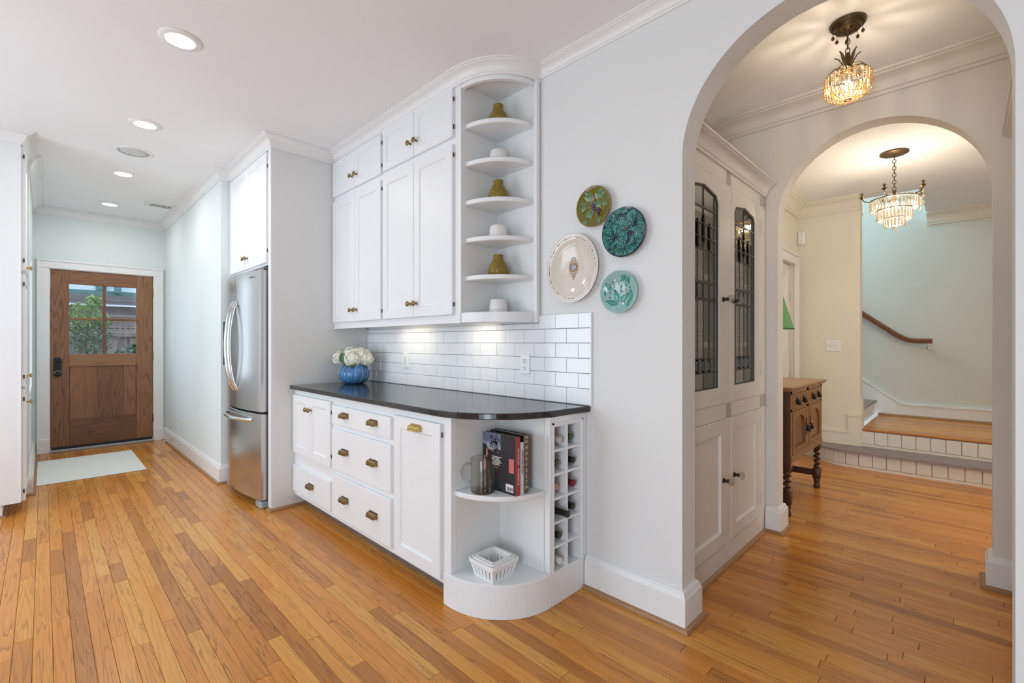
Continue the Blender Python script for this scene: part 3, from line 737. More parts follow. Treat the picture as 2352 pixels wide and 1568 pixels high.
# pull-out unit
U = thing('base_cabinet', 'white pull-out base cabinet with one tall panelled front and a bright brass pull', 'cabinet', (-2.0, 1.65, 0), group='white base cabinets under the black worktop')
carcass(U, -2.225, -1.779)
d = MB(); shaker(d, mb_, -2.200, -1.790, .112, .852, .022, .062, .010, .009); o = mk('door', d, 'cab', U); pull((-1.985, FY-.022, .812), o, 'brass_bright')
hinge_pair(o, mb_, -1.787, (.80,))
# rounded open end with two shelves
def ell(cx, cy, rx, ry, n=22): return [(cx + rx*math.sin(PI/2*i/n), cy - ry*math.cos(PI/2*i/n)) for i in range(n+1)]
def slab_poly(mb, poly, z0, z1, b=.003, mi=0):
    P = [Vector(p) for p in poly]; n = len(P); ar = sum(P[i-1].x*P[i].y - P[i].x*P[i-1].y for i in range(n)); sg = 1 if ar > 0 else -1
    def off(d):
        out = []
        for i, p in enumerate(P):
            def nor(a, b_): t = (b_-a).normalized(); return Vector((-t.y, t.x))*sg
            n1 = nor(P[i-1], p); n2 = nor(p, P[(i+1) % n]); q = n1+n2; q = q/max(1e-6, q.length_squared)*2
            out.append(p + q*d)
        return out
    rings = [[(p.x, p.y, z) for p in off(d)] for d, z in ((b, z0), (0, z0+b), (0, z1-b), (b, z1))]
    return mb.loft(rings, mi=mi)
U = thing('corner_shelf_cabinet', 'white rounded base cabinet end with open curved shelves below the worktop', 'cabinet', (-1.58, 1.55, 0))
blk = [(-1.777, 1.945), (-1.777, 1.337), (-1.74, 1.335)] + ell(-1.735, 1.66, .345, .325)[1:] + [(-1.39, 1.945)]
mk('plinth', slab_poly(MB(), blk, 0, .155, .002), 'cab', U)
mk('stile', MB().cbox(-1.778, -1.727, FY-.003, FY+.03, .155, .889, .002), 'cab', U)
mk('side_panel', MB().box(-1.776, -1.727, FY+.03, 1.945, .155, .889), 'cab_in', U)
mk('back_panel', MB().box(-1.727, -1.43, 1.662, 1.668, .155, .889), 'cab_in', U)
mk('shelf', slab_poly(MB(), [(-1.727, 1.662)] + ell(-1.727, 1.662, .305, .298), .517, .541, .004), 'cab', U)
mk('top_panel', slab_poly(MB(), [(-1.727, 1.662)] + ell(-1.727, 1.662, .24, .225), .876, .889, .002), 'cab_in', U)
# wine rack
U = thing('wine_rack', 'white built-in wine rack with twelve square cells beside the curved shelves', 'wine rack', (-1.56, 1.81, .155))
x0, x1 = -1.72, -1.39
mk('frame', MB().box(x0, x1, 1.669, 1.694, .156, .889).box(x0, x1, 1.893, 1.945, .156, .889).box(x0, x1, 1.694, 1.893, .842, .889).box(x0, x0+.012, 1.694, 1.893, .156, .842), 'cab', U)
mk('bead', MB().box(x1, x1+.006, 1.676, 1.684, .156, .862).box(x1, x1+.006, 1.905, 1.913, .156, .862).box(x1, x1+.006, 1.676, 1.913, .854, .862).cbox(x1-.004, x1+.002, 1.655, 1.676, .156, .889, .002), 'cab', U)
mk('divider', MB().cbox(x0, x1-.001, 1.7865, 1.7975, .156, .842, .001), 'cab', U)
for i in range(1, 6):
    z = .156 + i*.1143
    for a, b_ in ((1.694, 1.7865), (1.7975, 1.893)):
        mk('cell_shelf', MB().cbox(x0, x1-.002, a, b_, z-.006, z+.006, .001), 'cab', U)
mk('cell_floor', MB().box(x0, x1-.002, 1.694, 1.893, .1555, .158), 'cab', U)

# worktop
poly = [(-3.649, 1.943), (-3.649, 1.308), (-1.85, 1.308)] + [(-1.84 + .455*math.sin(PI/2*i/26), 1.75 - .442*math.cos(PI/2*i/26)) for i in range(1, 27)] + [(-1.362, 1.943)]
W = mk('worktop', slab_poly(MB(), poly, .890, .920, .004), 'stone', smooth=False)
tag(W, 'polished black stone worktop with a rounded end', 'worktop')

# ------------------------------------------------------------------ wall cabinets
UY = 1.652; mu_ = mapy(UY)
def wall_cab(label, x0, x1, doors, zl, hx):
    U = thing('wall_cabinet', label, 'cabinet', ((x0+x1)/2, 1.8, 1.35), group='white wall cabinets over the worktop')
    mk('body', MB().box(x0+.0005, x1-.0005, UY, 1.944, 1.395, CZ-.004), 'cab', U)
    mk('light_rail', MB().box(x0+.0005, x1-.0005, UY, UY+.02, 1.352, 1.395), 'cab', U)
    for (a, b_) in doors:
        for z0, z1, kz in ((zl[0], zl[1], zl[0]+.085), (zl[2], zl[3], zl[2]+.085)):
            d = MB(); shaker(d, mu_, a, b_, z0, z1, .02, .058 if z1-z0 > .5 else .05, .008, .008); o = mk('door', d, 'cab', U)
            left = a == doors[0][0]
            knob((b_-.032 if left else a+.032, UY-.02, kz), o)
            if not left: hinge_pair(o, mu_, b_+.004, (z0+.06, z1-.06))
    return U
wall_cab('white wall cabinet of four panelled doors next to the fridge side panel', -3.65, -2.874, ((-3.640, -3.268), (-3.264, -2.888)), (1.400, 2.365, 2.405, 2.682), 0)
wall_cab('white wall cabinet of four panelled doors next to the open corner shelves', -2.874, -2.04, ((-2.858, -2.482), (-2.478, -2.092)), (1.400, 2.372, 2.412, 2.690), 0)
U = thing('corner_shelf', 'white open corner shelf unit with five curved shelves between wall cabinet and plates', 'shelf', (-1.9, 1.83, 1.35))
mk('side_panel', MB().box(-2.0395, -2.034, UY, 1.944, 1.41, CZ-.004), 'cab_in', U)
mk('back_panel', MB().box(-2.034, -1.715, 1.939, 1.9444, 1.41, CZ-.004), 'cab_in', U)
mk('end_stile', MB().cbox(-1.722, -1.700, 1.915, 1.944, 1.352, CZ-.004, .003), 'cab', U)
E_ = lambda k=1.: ell(-2.034, 1.944, .318*k, .290*k)
cap = [(-2.034, 1.939)] + [(min(x, -1.716), min(y, 1.939)) for x, y in E_(1.)]
mk('bottom_shelf', slab_poly(MB(), cap, 1.352, 1.410, .003), 'cab', U)
hd = MB(); outer = E_(1.); inner = E_(.93)
hd.loft([[(x, y, 2.672) for x, y in outer + inner[::-1]], [(x, y, CZ-.004) for x, y in outer + inner[::-1]]])
mk('header', hd, 'cab', U)
mk('top_panel', slab_poly(MB(), [(-2.034, 1.939)] + [(min(x, -1.72), min(y, 1.939)) for x, y in E_(.93)], 2.70, 2.72, .001), 'cab_in', U)
for z in (2.479, 2.264, 2.045, 1.832, 1.618):
    s_ = slab_poly(MB(), [(-2.034, 1.939)] + [(x, min(y, 1.939)) for x, y in ell(-2.034, 1.944, .283, .262)], z-.026, z, .004)
    mk('shelf', s_, 'cab', U)
# under-cabinet lamps
M['strip'] = plain('lit_strip', (1, 1, 1), .5, emit=(1., .90, .74), estr=5.)
for xa, xb in ((-3.10, -2.70), (-2.25, -1.95)):
    U = thing('under_cabinet_lamp', 'slim under-cabinet strip lamp near the fridge panel, lit' if xa < -3 else 'slim under-cabinet strip lamp near the corner shelves, lit', 'lamp', ((xa+xb)/2, 1.80, 1.375))
    mk('housing', MB().cbox(xa, xb, 1.76, 1.84, 1.378, 1.3945, .003), 'cans', U)
    mk('lens', MB().box(xa+.02, xb-.02, 1.775, 1.825, 1.3755, 1.378), 'strip', U)
    area('under_cabinet_light', ((xa+xb)/2, 1.80, 1.373), (0, 0, 0), xb-xa-.05, .05, .42, (1., .86, .64))

# ------------------------------------------------------------------ fridge enclosure with the cabinet over the fridge
U = thing('fridge_cabinet', 'tall white fridge enclosure with two doors above the steel fridge', 'cabinet', (-4.17, 1.55, 0))
mk('side_panel', MB().cbox(-3.705, -3.651, 1.18, 1.944, 0, CZ-.004, .002), 'wall', U)
mk('shoe_molding', MB().sweep([(-3.705, 1.18), (-3.651, 1.18), (-3.651, 1.42)], shoe(0, .02), side=1), 'shoe', U)
mk('edge_strip', MB().cbox(-3.708, -3.654, 1.174, 1.180, .021, CZ-.06, .002), 'cab', U)
mk('body', MB().box(-4.699, -3.706, 1.185, 1.944, 1.825, CZ-.004), 'cab', U)
mf = mapy(1.185)
for a, b_ in ((-4.685, -4.205), (-4.201, -3.728)):
    d = MB(); shaker(d, mf, a, b_, 1.84, 2.665, .02, .06, .008, .008); o = mk('door', d, 'cab', U)
    knob((-4.235 if a < -4.5 else -4.170, 1.165, 1.925), o)
    if a > -4.5: hinge_pair(o, mf, -3.723, (1.93, 2.56))

# ------------------------------------------------------------------ refrigerator
R_ = thing('refrigerator', 'stainless steel french-door refrigerator with a bottom freezer drawer', 'refrigerator', (-4.18, 1.5, 0))
fx0, fx1 = -4.635, -3.735
def farc(x, y0=1.135, bulge=.055): return y0 - bulge*math.sin(PI*(x-fx0)/(fx1-fx0))**.8
def fdoor(xa, xb, z0, z1, name):
    n = 14; rings = []
    xs = [xa + (xb-xa)*i/n for i in range(n+1)]
    fr = [(x, farc(x)) for x in xs]
    out = [(xa, 1.20)] + fr + [(xb, 1.20)]
    o = mk(name, slab_poly(MB(), out, z0, z1, .004), 'steel', R_, True, auto=30)
    return o
mk('body', MB().cbox(fx0+.01, fx1-.01, 1.205, 1.93, .05, 1.765, .006), 'fridge_side', R_)
dl = fdoor(fx0, -4.188, .722, 1.785, 'left_door'); dr = fdoor(-4.182, fx1, .722, 1.785, 'right_door'); fz = fdoor(fx0, fx1, .065, .708, 'freezer_drawer')
mk('gasket', MB().box(fx0+.012, fx1-.012, 1.16, 1.21, .10, 1.78), 'black', R_)
mk('dispenser', MB().cbox(-4.56, -4.40, 1.083, 1.12, 1.05, 1.42, .004), 'black', dl)
def bow(p0, p1, out, n=14, up=0):
    p0 = Vector(p0); p1 = Vector(p1); o = Vector(out)
    return [p0 + (p1-p0)*(i/n) + o*(math.sin(PI*i/n)**.55) for i in range(n+1)]
for hx, dd in ((-4.228, dl), (-4.142, dr)):
    mk('handle', MB().tube(bow((hx, farc(hx)+.004, .862), (hx, farc(hx)+.004, 1.572), (0, -.062, 0)), .0135, 10), 'steel_bar', dd, True, auto=60)
mk('handle', MB().tube(bow((-4.50, farc(-4.5)+.004, .655), (-3.86, farc(-3.86)+.004, .655), (0, -.075, 0)), .0145, 10), 'steel_bar', fz, True, auto=60)
mk('hinge_cover', MB().cbox(-3.86, -3.745, 1.15, 1.23, 1.786, 1.806, .004).cbox(-4.62, -4.5, 1.15, 1.23, 1.786, 1.806, .004), 'fridge_side', R_)
mk('foot', MB().cbox(-3.86, -3.738, 1.13, 1.25, .0, .052, .012), 'plastic_grey', R_)
mk('foot', MB().cbox(-4.63, -4.53, 1.13, 1.25, .0, .052, .012), 'plastic_grey', R_)
mk('grille', MB().box(-4.53, -3.86, 1.18, 1.2, .005, .06), 'black', R_)
M['logo'] = plain('logo_print', (.10, .10, .11), .4)
text_mesh('logo', 'SAMSUNG', .017, 'logo', dr, (-3.86, 1.104, 1.735), (PI/2, 0, math.radians(7)), .0003, spacing=1.25)

# ------------------------------------------------------------------ pantry at the left edge
U = thing('pantry_cabinet', 'tall white pantry cabinet side at the left edge of the view', 'cabinet', (-5.15, -.4, 0))
mk('body', MB().box(-5.448, -4.85, -.70, -.115, .092, CZ-.004), 'cab', U)
mk('toe_kick', MB().box(-5.448, -4.87, -.70, -.205, 0, .092), 'cab', U)
mk('shoe_molding', MB().sweep([(-4.87, -.70), (-4.87, -.205), (-5.44, -.205)], shoe(0, .016), side=1), 'shoe', U)
mk('crown', MB().sweep([(-4.85, -.70), (-4.85, -.115), (-5.448, -.115)], crown(CZ, .095, .07), side=1), 'trim', U, True, auto=35)
myp = lambda a, b_, d: (a, -.113 + d, b_)
for z0, z1, kz in ((.10, .905, .80), (.925, 1.735, .995), (1.765, 2.655, 1.80)):
    d = MB(); shaker(d, myp, -5.43, -4.862, z0, z1, .022, .06); o = mk('door', d, 'cab', U)
    knob((-5.02, -.091, kz), o, (0, 1, 0), 'brass_bright')
    for zz in (z0+.07, z1-.07): mk('hinge', MB().lathe([(.004, -.014), (.004, .014)], 8, (-4.858, -.100, zz), (0,0,1)), 'hinge', o)
mk('pilaster', MB().box(-4.853, -4.846, -.118, -.113, .1, 2.65), 'cab', U)
# ------------------------------------------------------------------ leaded-glass hall cabinet
HC = thing('hall_cabinet', 'built-in hall cabinet with two leaded glass doors over two panelled doors', 'cabinet', (-1.15, 2.725, 0), group='built-in hall cabinets')
HX = -.96; mh = mapx(HX)
y0, y1 = 2.083, 3.366
fr = MB()
for a, b_ in ((y0, 2.098), (2.670, 2.741), (3.248, y1)): fr.box(HX-.02, HX, a, b_, .119, 2.20)
for z0, z1 in ((0, .119), (.821, .905), (2.125, 2.20)): fr.box(HX-.02, HX, y0, y1, z0, z1)
mk('face_frame', fr, 'cab_hall', HC)
bx = MB().box(-1.336, -1.325, y0, y1, 0, 2.2).box(-1.325, HX-.02, y0, y0+.012, 0, 2.2).box(-1.325, HX-.02, y1-.012, y1, 0, 2.2).box(-1.325, HX-.02, y0, y1, 2.188, 2.2).box(-1.325, HX-.02, y0, y1, .86, .88)
mk('body', bx, 'cab_hall', HC)
for z in (1.215, 1.577, 1.925): mk('shelf', MB().cbox(-1.324, -1.00, y0+.013, y1-.013, z, z+.030, .002), 'cab', HC)
mk('crown', MB().sweep([(HX, y0), (HX, y1)], crown(2.285, .085, .068), side=1), 'cab_hall', HC, True, auto=35)
mk('top', MB().box(-1.336, HX, y0, y1, 2.2, 2.284), 'cab_hall', HC)
mk('shoe_molding', MB().sweep([(HX, 2.11), (HX, y1-.004)], shoe(0, .019), side=1), 'shoe', HC)
def glass_door(a, b_, ga, gb, kn):
    z0, z1 = .907, 2.122; th = .022; g0 = .997
    gc = (ga+gb)/2
    top = lambda t: (2.022 + .030*(1-abs(2*t-1))) if .055 < t < .945 else (2.010 if .02 < t < .98 else 1.988)
    curve = [(ga + (gb-ga)*t, top(t)) for t in [0, .03, .06, .12, .2, .3, .4, .5, .6, .7, .8, .88, .94, .97, 1]]
    m_ = MB()
    FX = HX-.020
    m_.box(FX, FX+th, a, ga, z0, z1).box(FX, FX+th, gb, b_, z0, z1).box(FX, FX+th, ga, gb, z0, g0)
    for (p, q) in zip(curve, curve[1:]):
        m_.add([(FX, p[0], p[1]), (FX, q[0], q[1]), (FX, q[0], z1), (FX, p[0], z1), (FX+th, p[0], p[1]), (FX+th, q[0], q[1]), (FX+th, q[0], z1), (FX+th, p[0], z1)],
               [(4,5,6,7), (3,2,1,0), (0,1,5,4), (2,3,7,6)])
    D = mk('glass_door', m_, 'cab_hall', HC)
    X = HX - .010
    zt = lambda y: top(min(max((y-ga)/(gb-ga), .035), .965))
    V = [-.143, -.075, 0, .075, .143]
    rows = [(g0, 1.084, [0, 2, 4]), (1.084, 1.158, [0, 1, 2, 3, 4]), (1.158, 1.464, [0, 1, 2, 3, 4]), (1.464, 1.55, [0, 1, 2, 3, 4]), (1.55, 1.72, [0, 1, 2, 3, 4]),
            (1.72, 1.781, [0, 1, 2, 3, 4]), (1.781, 1.851, [0, 1, 2, 3, 4]), (1.851, 1.934, [0, 2, 4]), (1.934, None, [0, 2, 4])]
    ca = MB(); w = .0032
    for ri, (za, zb, vs) in enumerate(rows):
        cols = [ga] + [gc+V[i] for i in vs] + [gb]
        for ci, (p, q) in enumerate(zip(cols, cols[1:])):
            if zb is None: poly = [(p, za), (q, za), (q, zt(q)+.004), (p, zt(p)+.004)]
            else: poly = [(p, za), (q, za), (q, zb), (p, zb)]
            seedy = (ri in (0, 2, 4) and ci in (1, 2)) and (ri != 0 or ci == 1)
            pm = MB().prism(poly, lambda aa, bb, k: (X - .0015 + .003*k, aa, bb))
            mk('pane', pm, 'seedy' if seedy else 'cabglass', D)
        for i in vs:
            ca.box(X-.004, X+.004, gc+V[i]-w, gc+V[i]+w, za, zb if zb else zt(gc+V[i]))
        if ri: 
            t_ = .0062 if ri in (3, 4) else w
            ca.box(X-.0045, X+.0045, ga, gb, za-t_, za+t_)
    ca.box(X-.005, X+.005, ga, ga+.008, g0, 1.99).box(X-.005, X+.005, gb-.008, gb, g0, 1.99).box(X-.005, X+.005, ga, gb, g0, g0+.006)
    for (p, q) in zip(curve, curve[1:]):
        ca.add([(X+s_, *pt) for s_ in (-.005, .005) for pt in ((p[0], p[1]-.010), (q[0], q[1]-.010), (q[0], q[1]), (p[0], p[1]))], [(0,1,2,3), (4,5,6,7), (0,1,5,4)])
    mk('lead_came', ca, 'lead', D)
    for zc_, hh in ((1.790, .075), (1.121, .036)):
        for i in (1, 2, 3):
            dz = .035 if (i == 2 and zc_ > 1.5) else 0.
            yy = gc + V[i]
            mk('bevelled_jewel', MB().prism([(yy, zc_+dz-hh), (yy+.009, zc_+dz-hh*.7), (yy+.009, zc_+dz+hh*.7), (yy, zc_+dz+hh), (yy-.009, zc_+dz+hh*.7), (yy-.009, zc_+dz-hh*.7)], lambda aa, bb, k: (X - .004 + .011*k, aa, bb)), 'bevel', D)
    gknob((FX+th, kn, 1.478), D)
    return D
def gknob(o, parent):
    b_ = mk('knob', MB().lathe([(.014, 0), (.014, .004), (.008, .007), (.008, .020), (.011, .022), (.011, .028)], 16, o, (1,0,0)), 'hinge', parent, True, auto=40)
    mk('knob_glass', MB().lathe([(.010, .028), (.021, .034), (.023, .044), (.018, .053), (.006, .056)], 10, o, (1,0,0)), 'knobglass', b_)
gd1 = glass_door(2.100, 2.668, 2.190, 2.565, 2.618)
gd2 = glass_door(2.743, 3.246, 2.792, 3.158, 2.768)
for a, b_, kn in ((2.100, 2.668, 2.622), (2.743, 3.246, 2.785)):
    d = MB(); shaker(d, mapx(HX-.02), a, b_, .122, .818, .022, .078, .012, .010); o = mk('lower_door', d, 'cab_hall', HC); gknob((HX+.002, kn, .485), o)
for z in (1.98, 1.08, .72, .24):
    mk('hinge', MB().lathe([(.0045, -.045), (.0045, .045)], 8, (HX+.012, 3.252, z), (0,0,1)).box(HX, HX+.003, 3.246, 3.27, z-.04, z+.04), 'cab_hall', HC)
HC2 = copy_tree(HC)
HC2.location = (.375, 2.725, 0); HC2.rotation_euler = (0, 0, PI)
for ch in HC2.children:
    for g_ in ch.children:
        if g_.name.startswith('knob'): g_.location.x -= .012; g_.location.z += (.93-1.478) if ch.name.startswith('glass_door') else (.76-.485)
HC2['label'] = 'built-in hall cabinet seen edge-on at the right side of the nearer arch'

# ------------------------------------------------------------------ oak sideboard with barley-twist legs
SB = thing('sideboard', 'dark oak sideboard with barley-twist legs seen through the farther arch', 'sideboard', (-1.11, 4.19, 0))
sx0, sx1, sy0, sy1 = -1.335, -.895, 3.71, 4.68
mk('top', MB().cbox(-1.350, -.868, 3.655, 4.735, .912, .928, .005).cbox(-1.345, -.878, 3.668, 4.722, .897, .912, .005), 'oldoak_top', SB)
mk('body', MB().box(sx0, sx1-.02, sy0, sy1, .40, .897), 'oldoak', SB)
mk('side_panel', MB().cbox(sx0, sx1, sy0-.004, sy0, .36, .897, .001), 'oldoak_dark', SB)
mk('front_frame', MB().box(sx1-.02, sx1, sy0, sy0+.04, .36, .897).box(sx1-.02, sx1, sy1-.04, sy1, .36, .897).box(sx1-.02, sx1, 4.165, 4.225, .40, .897).box(sx1-.02, sx1, sy0, sy1, .872, .897).box(sx1-.02, sx1, sy0, sy1, .748, .765).cbox(sx1-.02, sx1+.006, sy0, sy1, .385, .430, .004), 'oldoak', SB)
mq = mapx(sx1-.012)
for a, b_ in ((3.752, 4.163), (4.227, 4.638)):
    d = MB(); rects(d, mq, a, b_, .767, .870, [(0, 0), (0, .012), (.003, .016), (.014, .016), (.017, .011), (.024, .011), (.027, .014)]); o = mk('drawer', d, 'oldoak', SB)
    for f in (.27, .73):
        yy = a + (b_-a)*f
        h_ = mk('drop_handle', MB().lathe([(.024, 0), (.020, .003), (.010, .005), (.007, .014)], 10, (sx1+.003, yy, .825), (1,0,0)).lathe([(.002, 0), (.016, -.018), (.013, -.034), (.003, -.04)], 10, (sx1+.016, yy, .825), (0,0,1), sx=.3).torus((sx1+.016, yy, .808), .016, .003, (1,0,0), 14, 6), 'iron', o, True, auto=50)
    # arched door
    n = 12; ga, gb = a+.062, b_-.062; zt = .62; gc = (ga+gb)/2; r = (gb-ga)/2; x_a, x_b = sx1-.012, sx1+.004
    fm = MB().box(x_a, x_b, a, ga, .432, .746).box(x_a, x_b, gb, b_, .432, .746).box(x_a, x_b, ga, gb, .432, .482)
    cv = [(gc - r*math.cos(PI*i/n), zt + min(r, .085)*math.sin(PI*i/n)) for i in range(n+1)]
    for p, q in zip(cv, cv[1:]):
        fm.add([(x_a, p[0], p[1]), (x_a, q[0], q[1]), (x_a, q[0], .746), (x_a, p[0], .746), (x_b, p[0], p[1]), (x_b, q[0], q[1]), (x_b, q[0], .746), (x_b, p[0], .746)], [(4,5,6,7), (0,1,5,4), (2,3,7,6)])
    o = mk('door', fm, 'oldoak', SB)
    mk('door_panel', MB().box(x_a-.002, x_a+.002, ga-.01, gb+.01, .47, .735), 'oldoak', o)
    ky = b_-.030 if a < 4 else a+.030
    mk('latch', MB().cbox(x_b, x_b+.004, ky-.009, ky+.009, .535, .665, .002).lathe([(.002, 0), (.012, -.018), (.009, -.036), (.003, -.042)], 10, (x_b+.014, ky, .60), (0,0,1), sx=.5).lathe([(.006, 0), (.006, .016)], 8, (x_b, ky, .602), (1,0,0)), 'iron', o)
def twist_leg(x, y):
    m_ = MB(); m_.cbox(x-.026, x+.026, y-.026, y+.026, .335, .40, .003)
    rings = []; n = 12
    for i in range(61):
        t = i/60; z = .335 - .165*t; a = t*2*PI*4.0
        e = min(1., min(t, 1-t)*8)
        cx, cy = x + .0085*e*math.cos(a), y + .0085*e*math.sin(a); rr = .0195 + .002*(1-e)
        rings.append([(cx + rr*math.cos(2*PI*k/n), cy + rr*math.sin(2*PI*k/n), z) for k in range(n)])
    m_.loft(rings)
    m_.cbox(x-.027, x+.027, y-.027, y+.027, .085, .172, .003)
    m_.lathe([(.018, .09), (.026, .07), (.020, .052), (.018, .045), (.026, .03), (.025, .008), (.020, 0)], 14, (x, y, 0))
    return m_
for lx, ly in ((-.925, 3.74), (-.925, 4.65), (-1.305, 3.74), (-1.305, 4.65)): mk('leg', twist_leg(lx, ly), 'oldoak_dark', SB, True, auto=45)
for ly in (3.74, 4.65): mk('stretcher', MB().cbox(-1.279, -.951, ly-.014, ly+.014, .105, .155, .003), 'oldoak_dark', SB)
mk('stretcher', MB().cbox(-1.125, -1.095, 3.754, 4.636, .108, .152, .003), 'oldoak_dark', SB)

# table lamp on the sideboard
LP = thing('table_lamp', 'table lamp with a green pleated shade on the sideboard', 'lamp', (-1.15, 4.20, .928))
mk('base', MB().lathe([(.075, 0), (.075, .012), (.04, .022), (.025, .05), (.045, .12), (.055, .18), (.035, .25), (.015, .30), (.012, .36)], 20, (-1.15, 4.20, .928)), 'brass', LP, True, auto=50)
M['shade'] = plain('green_linen', (.16, .36, .16), .85, var=.25, scale=120)
M['shade_trim'] = plain('dark_green_trim', (.02, .05, .025), .8)
mk('shade', MB().lathe([(.158, 1.350), (.078, 1.625), (.075, 1.625), (.154, 1.352)], 48, (-1.15, 4.20, 0), cap0=False, cap1=False, flute=.012, nf=24), 'shade', LP, True, auto=50)
mk('shade_trim', MB().torus((-1.15, 4.20, 1.352), .158, .004, n=40, m=6).torus((-1.15, 4.20, 1.625), .078, .004, n=30, m=6), 'shade_trim', LP, True)
M['bulb'] = plain('lit_bulb', (1, 1, 1), .4, emit=(1., .80, .52), estr=14.)
mk('bulb', MB().ball((-1.15, 4.20, 1.42), .03, 14, 8, 1.2), 'bulb', LP, True)
point('table_lamp_light', (-1.15, 4.20, 1.42), 4, (1., .82, .58), .05)

# ------------------------------------------------------------------ chandeliers
M['bronze'] = plain('antique_bronze', (.13, .088, .045), .45, metal=.85, var=.35, scale=40)
M['amber'] = plain('amber_bead', (.85, .60, .30), .12, var=.25, scale=160, spec=.7)
M['amber'].node_tree.nodes['Principled BSDF'].inputs['Transmission Weight'].default_value = .6
M['crystal'] = plain('crystal', (.88, .80, .66), .08, var=.08, scale=90, spec=.7)
M['crystal'].node_tree.nodes['Principled BSDF'].inputs['Transmission Weight'].default_value = .55
M['bulb_hot'] = plain('lit_globe', (1, 1, 1), .4, emit=(1., .78, .48), estr=12.)
def chain(mb, x, y, z0, z1, L=.028, w=.009, r=.0022):
    n = max(2, int(round((z0-z1)/(L*.78)))); st = (z0-z1)/n
    for i in range(n):
        zc = z0 - st*(i+.5)
        mb.torus((x, y, zc), L*.5, r, (0,1,0) if i % 2 else (1,0,0), 14, 6, sx=w/(L*.5)) if False else None
        vs = []; pts = []
        for k in range(14):
            t = 2*PI*k/14; a = w*math.cos(t); b_ = L*.5*math.sin(t)
            pts.append((x + (a if i % 2 else 0), y + (0 if i % 2 else a), zc + b_))
        mb.tube(pts + [pts[0], pts[1]], r, 6, caps=False)
    return mb
CX, CY = -.409, 2.684
C1 = thing('pendant_chandelier', 'small beaded basket chandelier with bronze leaves under the hall ceiling', 'chandelier', (CX, CY, 2.40))
can = mk('canopy', MB().lathe([(.072, 2.757), (.072, 2.748), (.066, 2.742), (.060, 2.745), (.054, 2.738), (.050, 2.724), (.034, 2.718), (.020, 2.724), (.008, 2.70)], 36, (CX, CY, 0)), 'bronze', C1, True, auto=50)
for i in range(8):
    a = 2*PI*i/8 + .2; px, py = CX + .058*math.cos(a), CY + .058*math.sin(a)
    if i < 6: mk('bead_drop', MB().tube([(px, py, 2.742), (px, py, 2.712)], .0012, 6).ball((px, py, 2.703), .0072, 10, 8, 1.35), 'bronze', can, True)
    mk('canopy_leaf', MB().prism([(-.010, 0), (0, -.008), (.012, -.010), (.026, -.004), (.034, 0), (.026, .004), (.012, .010), (0, .008)], lambda u, v, k, a=a: (CX + (u+.018)*math.cos(a) - v*math.sin(a), CY + (u+.018)*math.sin(a) + v*math.cos(a), 2.716 - .004*k + .012*max(0, u/.034))), 'bronze', can)
mk('chain', chain(MB(), CX, CY, 2.702, 2.615), 'bronze', C1, True)
st = mk('stem', MB().lathe([(.004, 2.618), (.010, 2.612), (.012, 2.585), (.010, 2.560), (.015, 2.553), (.012, 2.545), (.016, 2.535), (.010, 2.525)], 14, (CX, CY, 0)), 'bronze', C1, True, auto=50)
for i in range(5):
    a = 2*PI*i/5 + .5; ca, sa = math.cos(a), math.sin(a)
    m_ = MB(); P = [(.010, 2.545, .005), (.020, 2.562, .008), (.029, 2.582, .009), (.040, 2.602, .006), (.056, 2.614, .002)]
    up_ = [(CX + r*ca - w*sa, CY + r*sa + w*ca, z) for r, z, w in P]; lo_ = [(CX + r*ca + w*sa, CY + r*sa - w*ca, z) for r, z, w in P]
    mid = [(CX + (r-.004)*ca, CY + (r-.004)*sa, z+.002) for r, z, w in P]
    m_.loft([[u_, m2, l_, (m2[0], m2[1], m2[2]-.003)] for u_, m2, l_ in zip(up_, mid, lo_)])
    mk('finial_leaf', m_, 'bronze', C1, True, auto=60)
rnd = random.Random(4)
for i in range(10):
    a = 2*PI*i/10; ca, sa = math.cos(a), math.sin(a)
    pts = [(CX + r*ca, CY + r*sa, z) for r, z in ((.008, 2.535), (.030, 2.548), (.060, 2.540), (.082, 2.520), (.090, 2.500))]
    mk('arm', MB().tube(pts, .0022, 6), 'bronze', C1, True)
    if i % 2 == 0:
        m_ = MB()
        for k in range(5):
            pass
        lp = [(CX + r*math.cos(a+da), CY + r*math.sin(a+da), z) for r, z, da in ((.010, 2.535, 0), (.034, 2.545, .28), (.060, 2.528, .16), (.070, 2.512, 0), (.060, 2.528, -.16), (.034, 2.545, -.28))]
        mk('crown_leaf', MB().loft([lp, [(x, y, z-.002) for x, y, z in lp]]), 'bronze', C1)
for i in range(28):
    a = 2*PI*i/28; m_ = MB()
    for k in range(9):
        r = .090 - .004*k*(k > 5); z = 2.503 - k*.0105
        m_.ball((CX + r*math.cos(a), CY + r*math.sin(a), z), .0054, 7, 5)
    mk('bead_string', m_, 'amber', C1, True)
for i in range(16):
    a = 2*PI*(i+.5)/16; m_ = MB()
    for k in range(7):
        t = k/6; r = .080*(1-t)**.8 + .012; z = 2.425 - .032*math.sin(t*PI/2)
        m_.ball((CX + r*math.cos(a), CY + r*math.sin(a), z), .0056, 7, 5)
    mk('bead_string', m_, 'amber', C1, True)
for i in range(10):
    a = 2*PI*(i+.5)/10; px, py = CX + .093*math.cos(a), CY + .093*math.sin(a)
    mk('glass_drop', MB().lathe([(.001, .022), (.006, .014), (.0105, -.004), (.009, -.016), (.001, -.022)], 10, (px, py, 2.475 - (.03 if i % 2 else 0)), sy=.6), 'amber', C1, True)
mk('bulb', MB().ball((CX, CY, 2.462), .018, 14, 8, 1.15), 'bulb_hot', C1, True)
point('chandelier_light', (CX, CY, 2.462), 8, (1., .82, .62), .03)

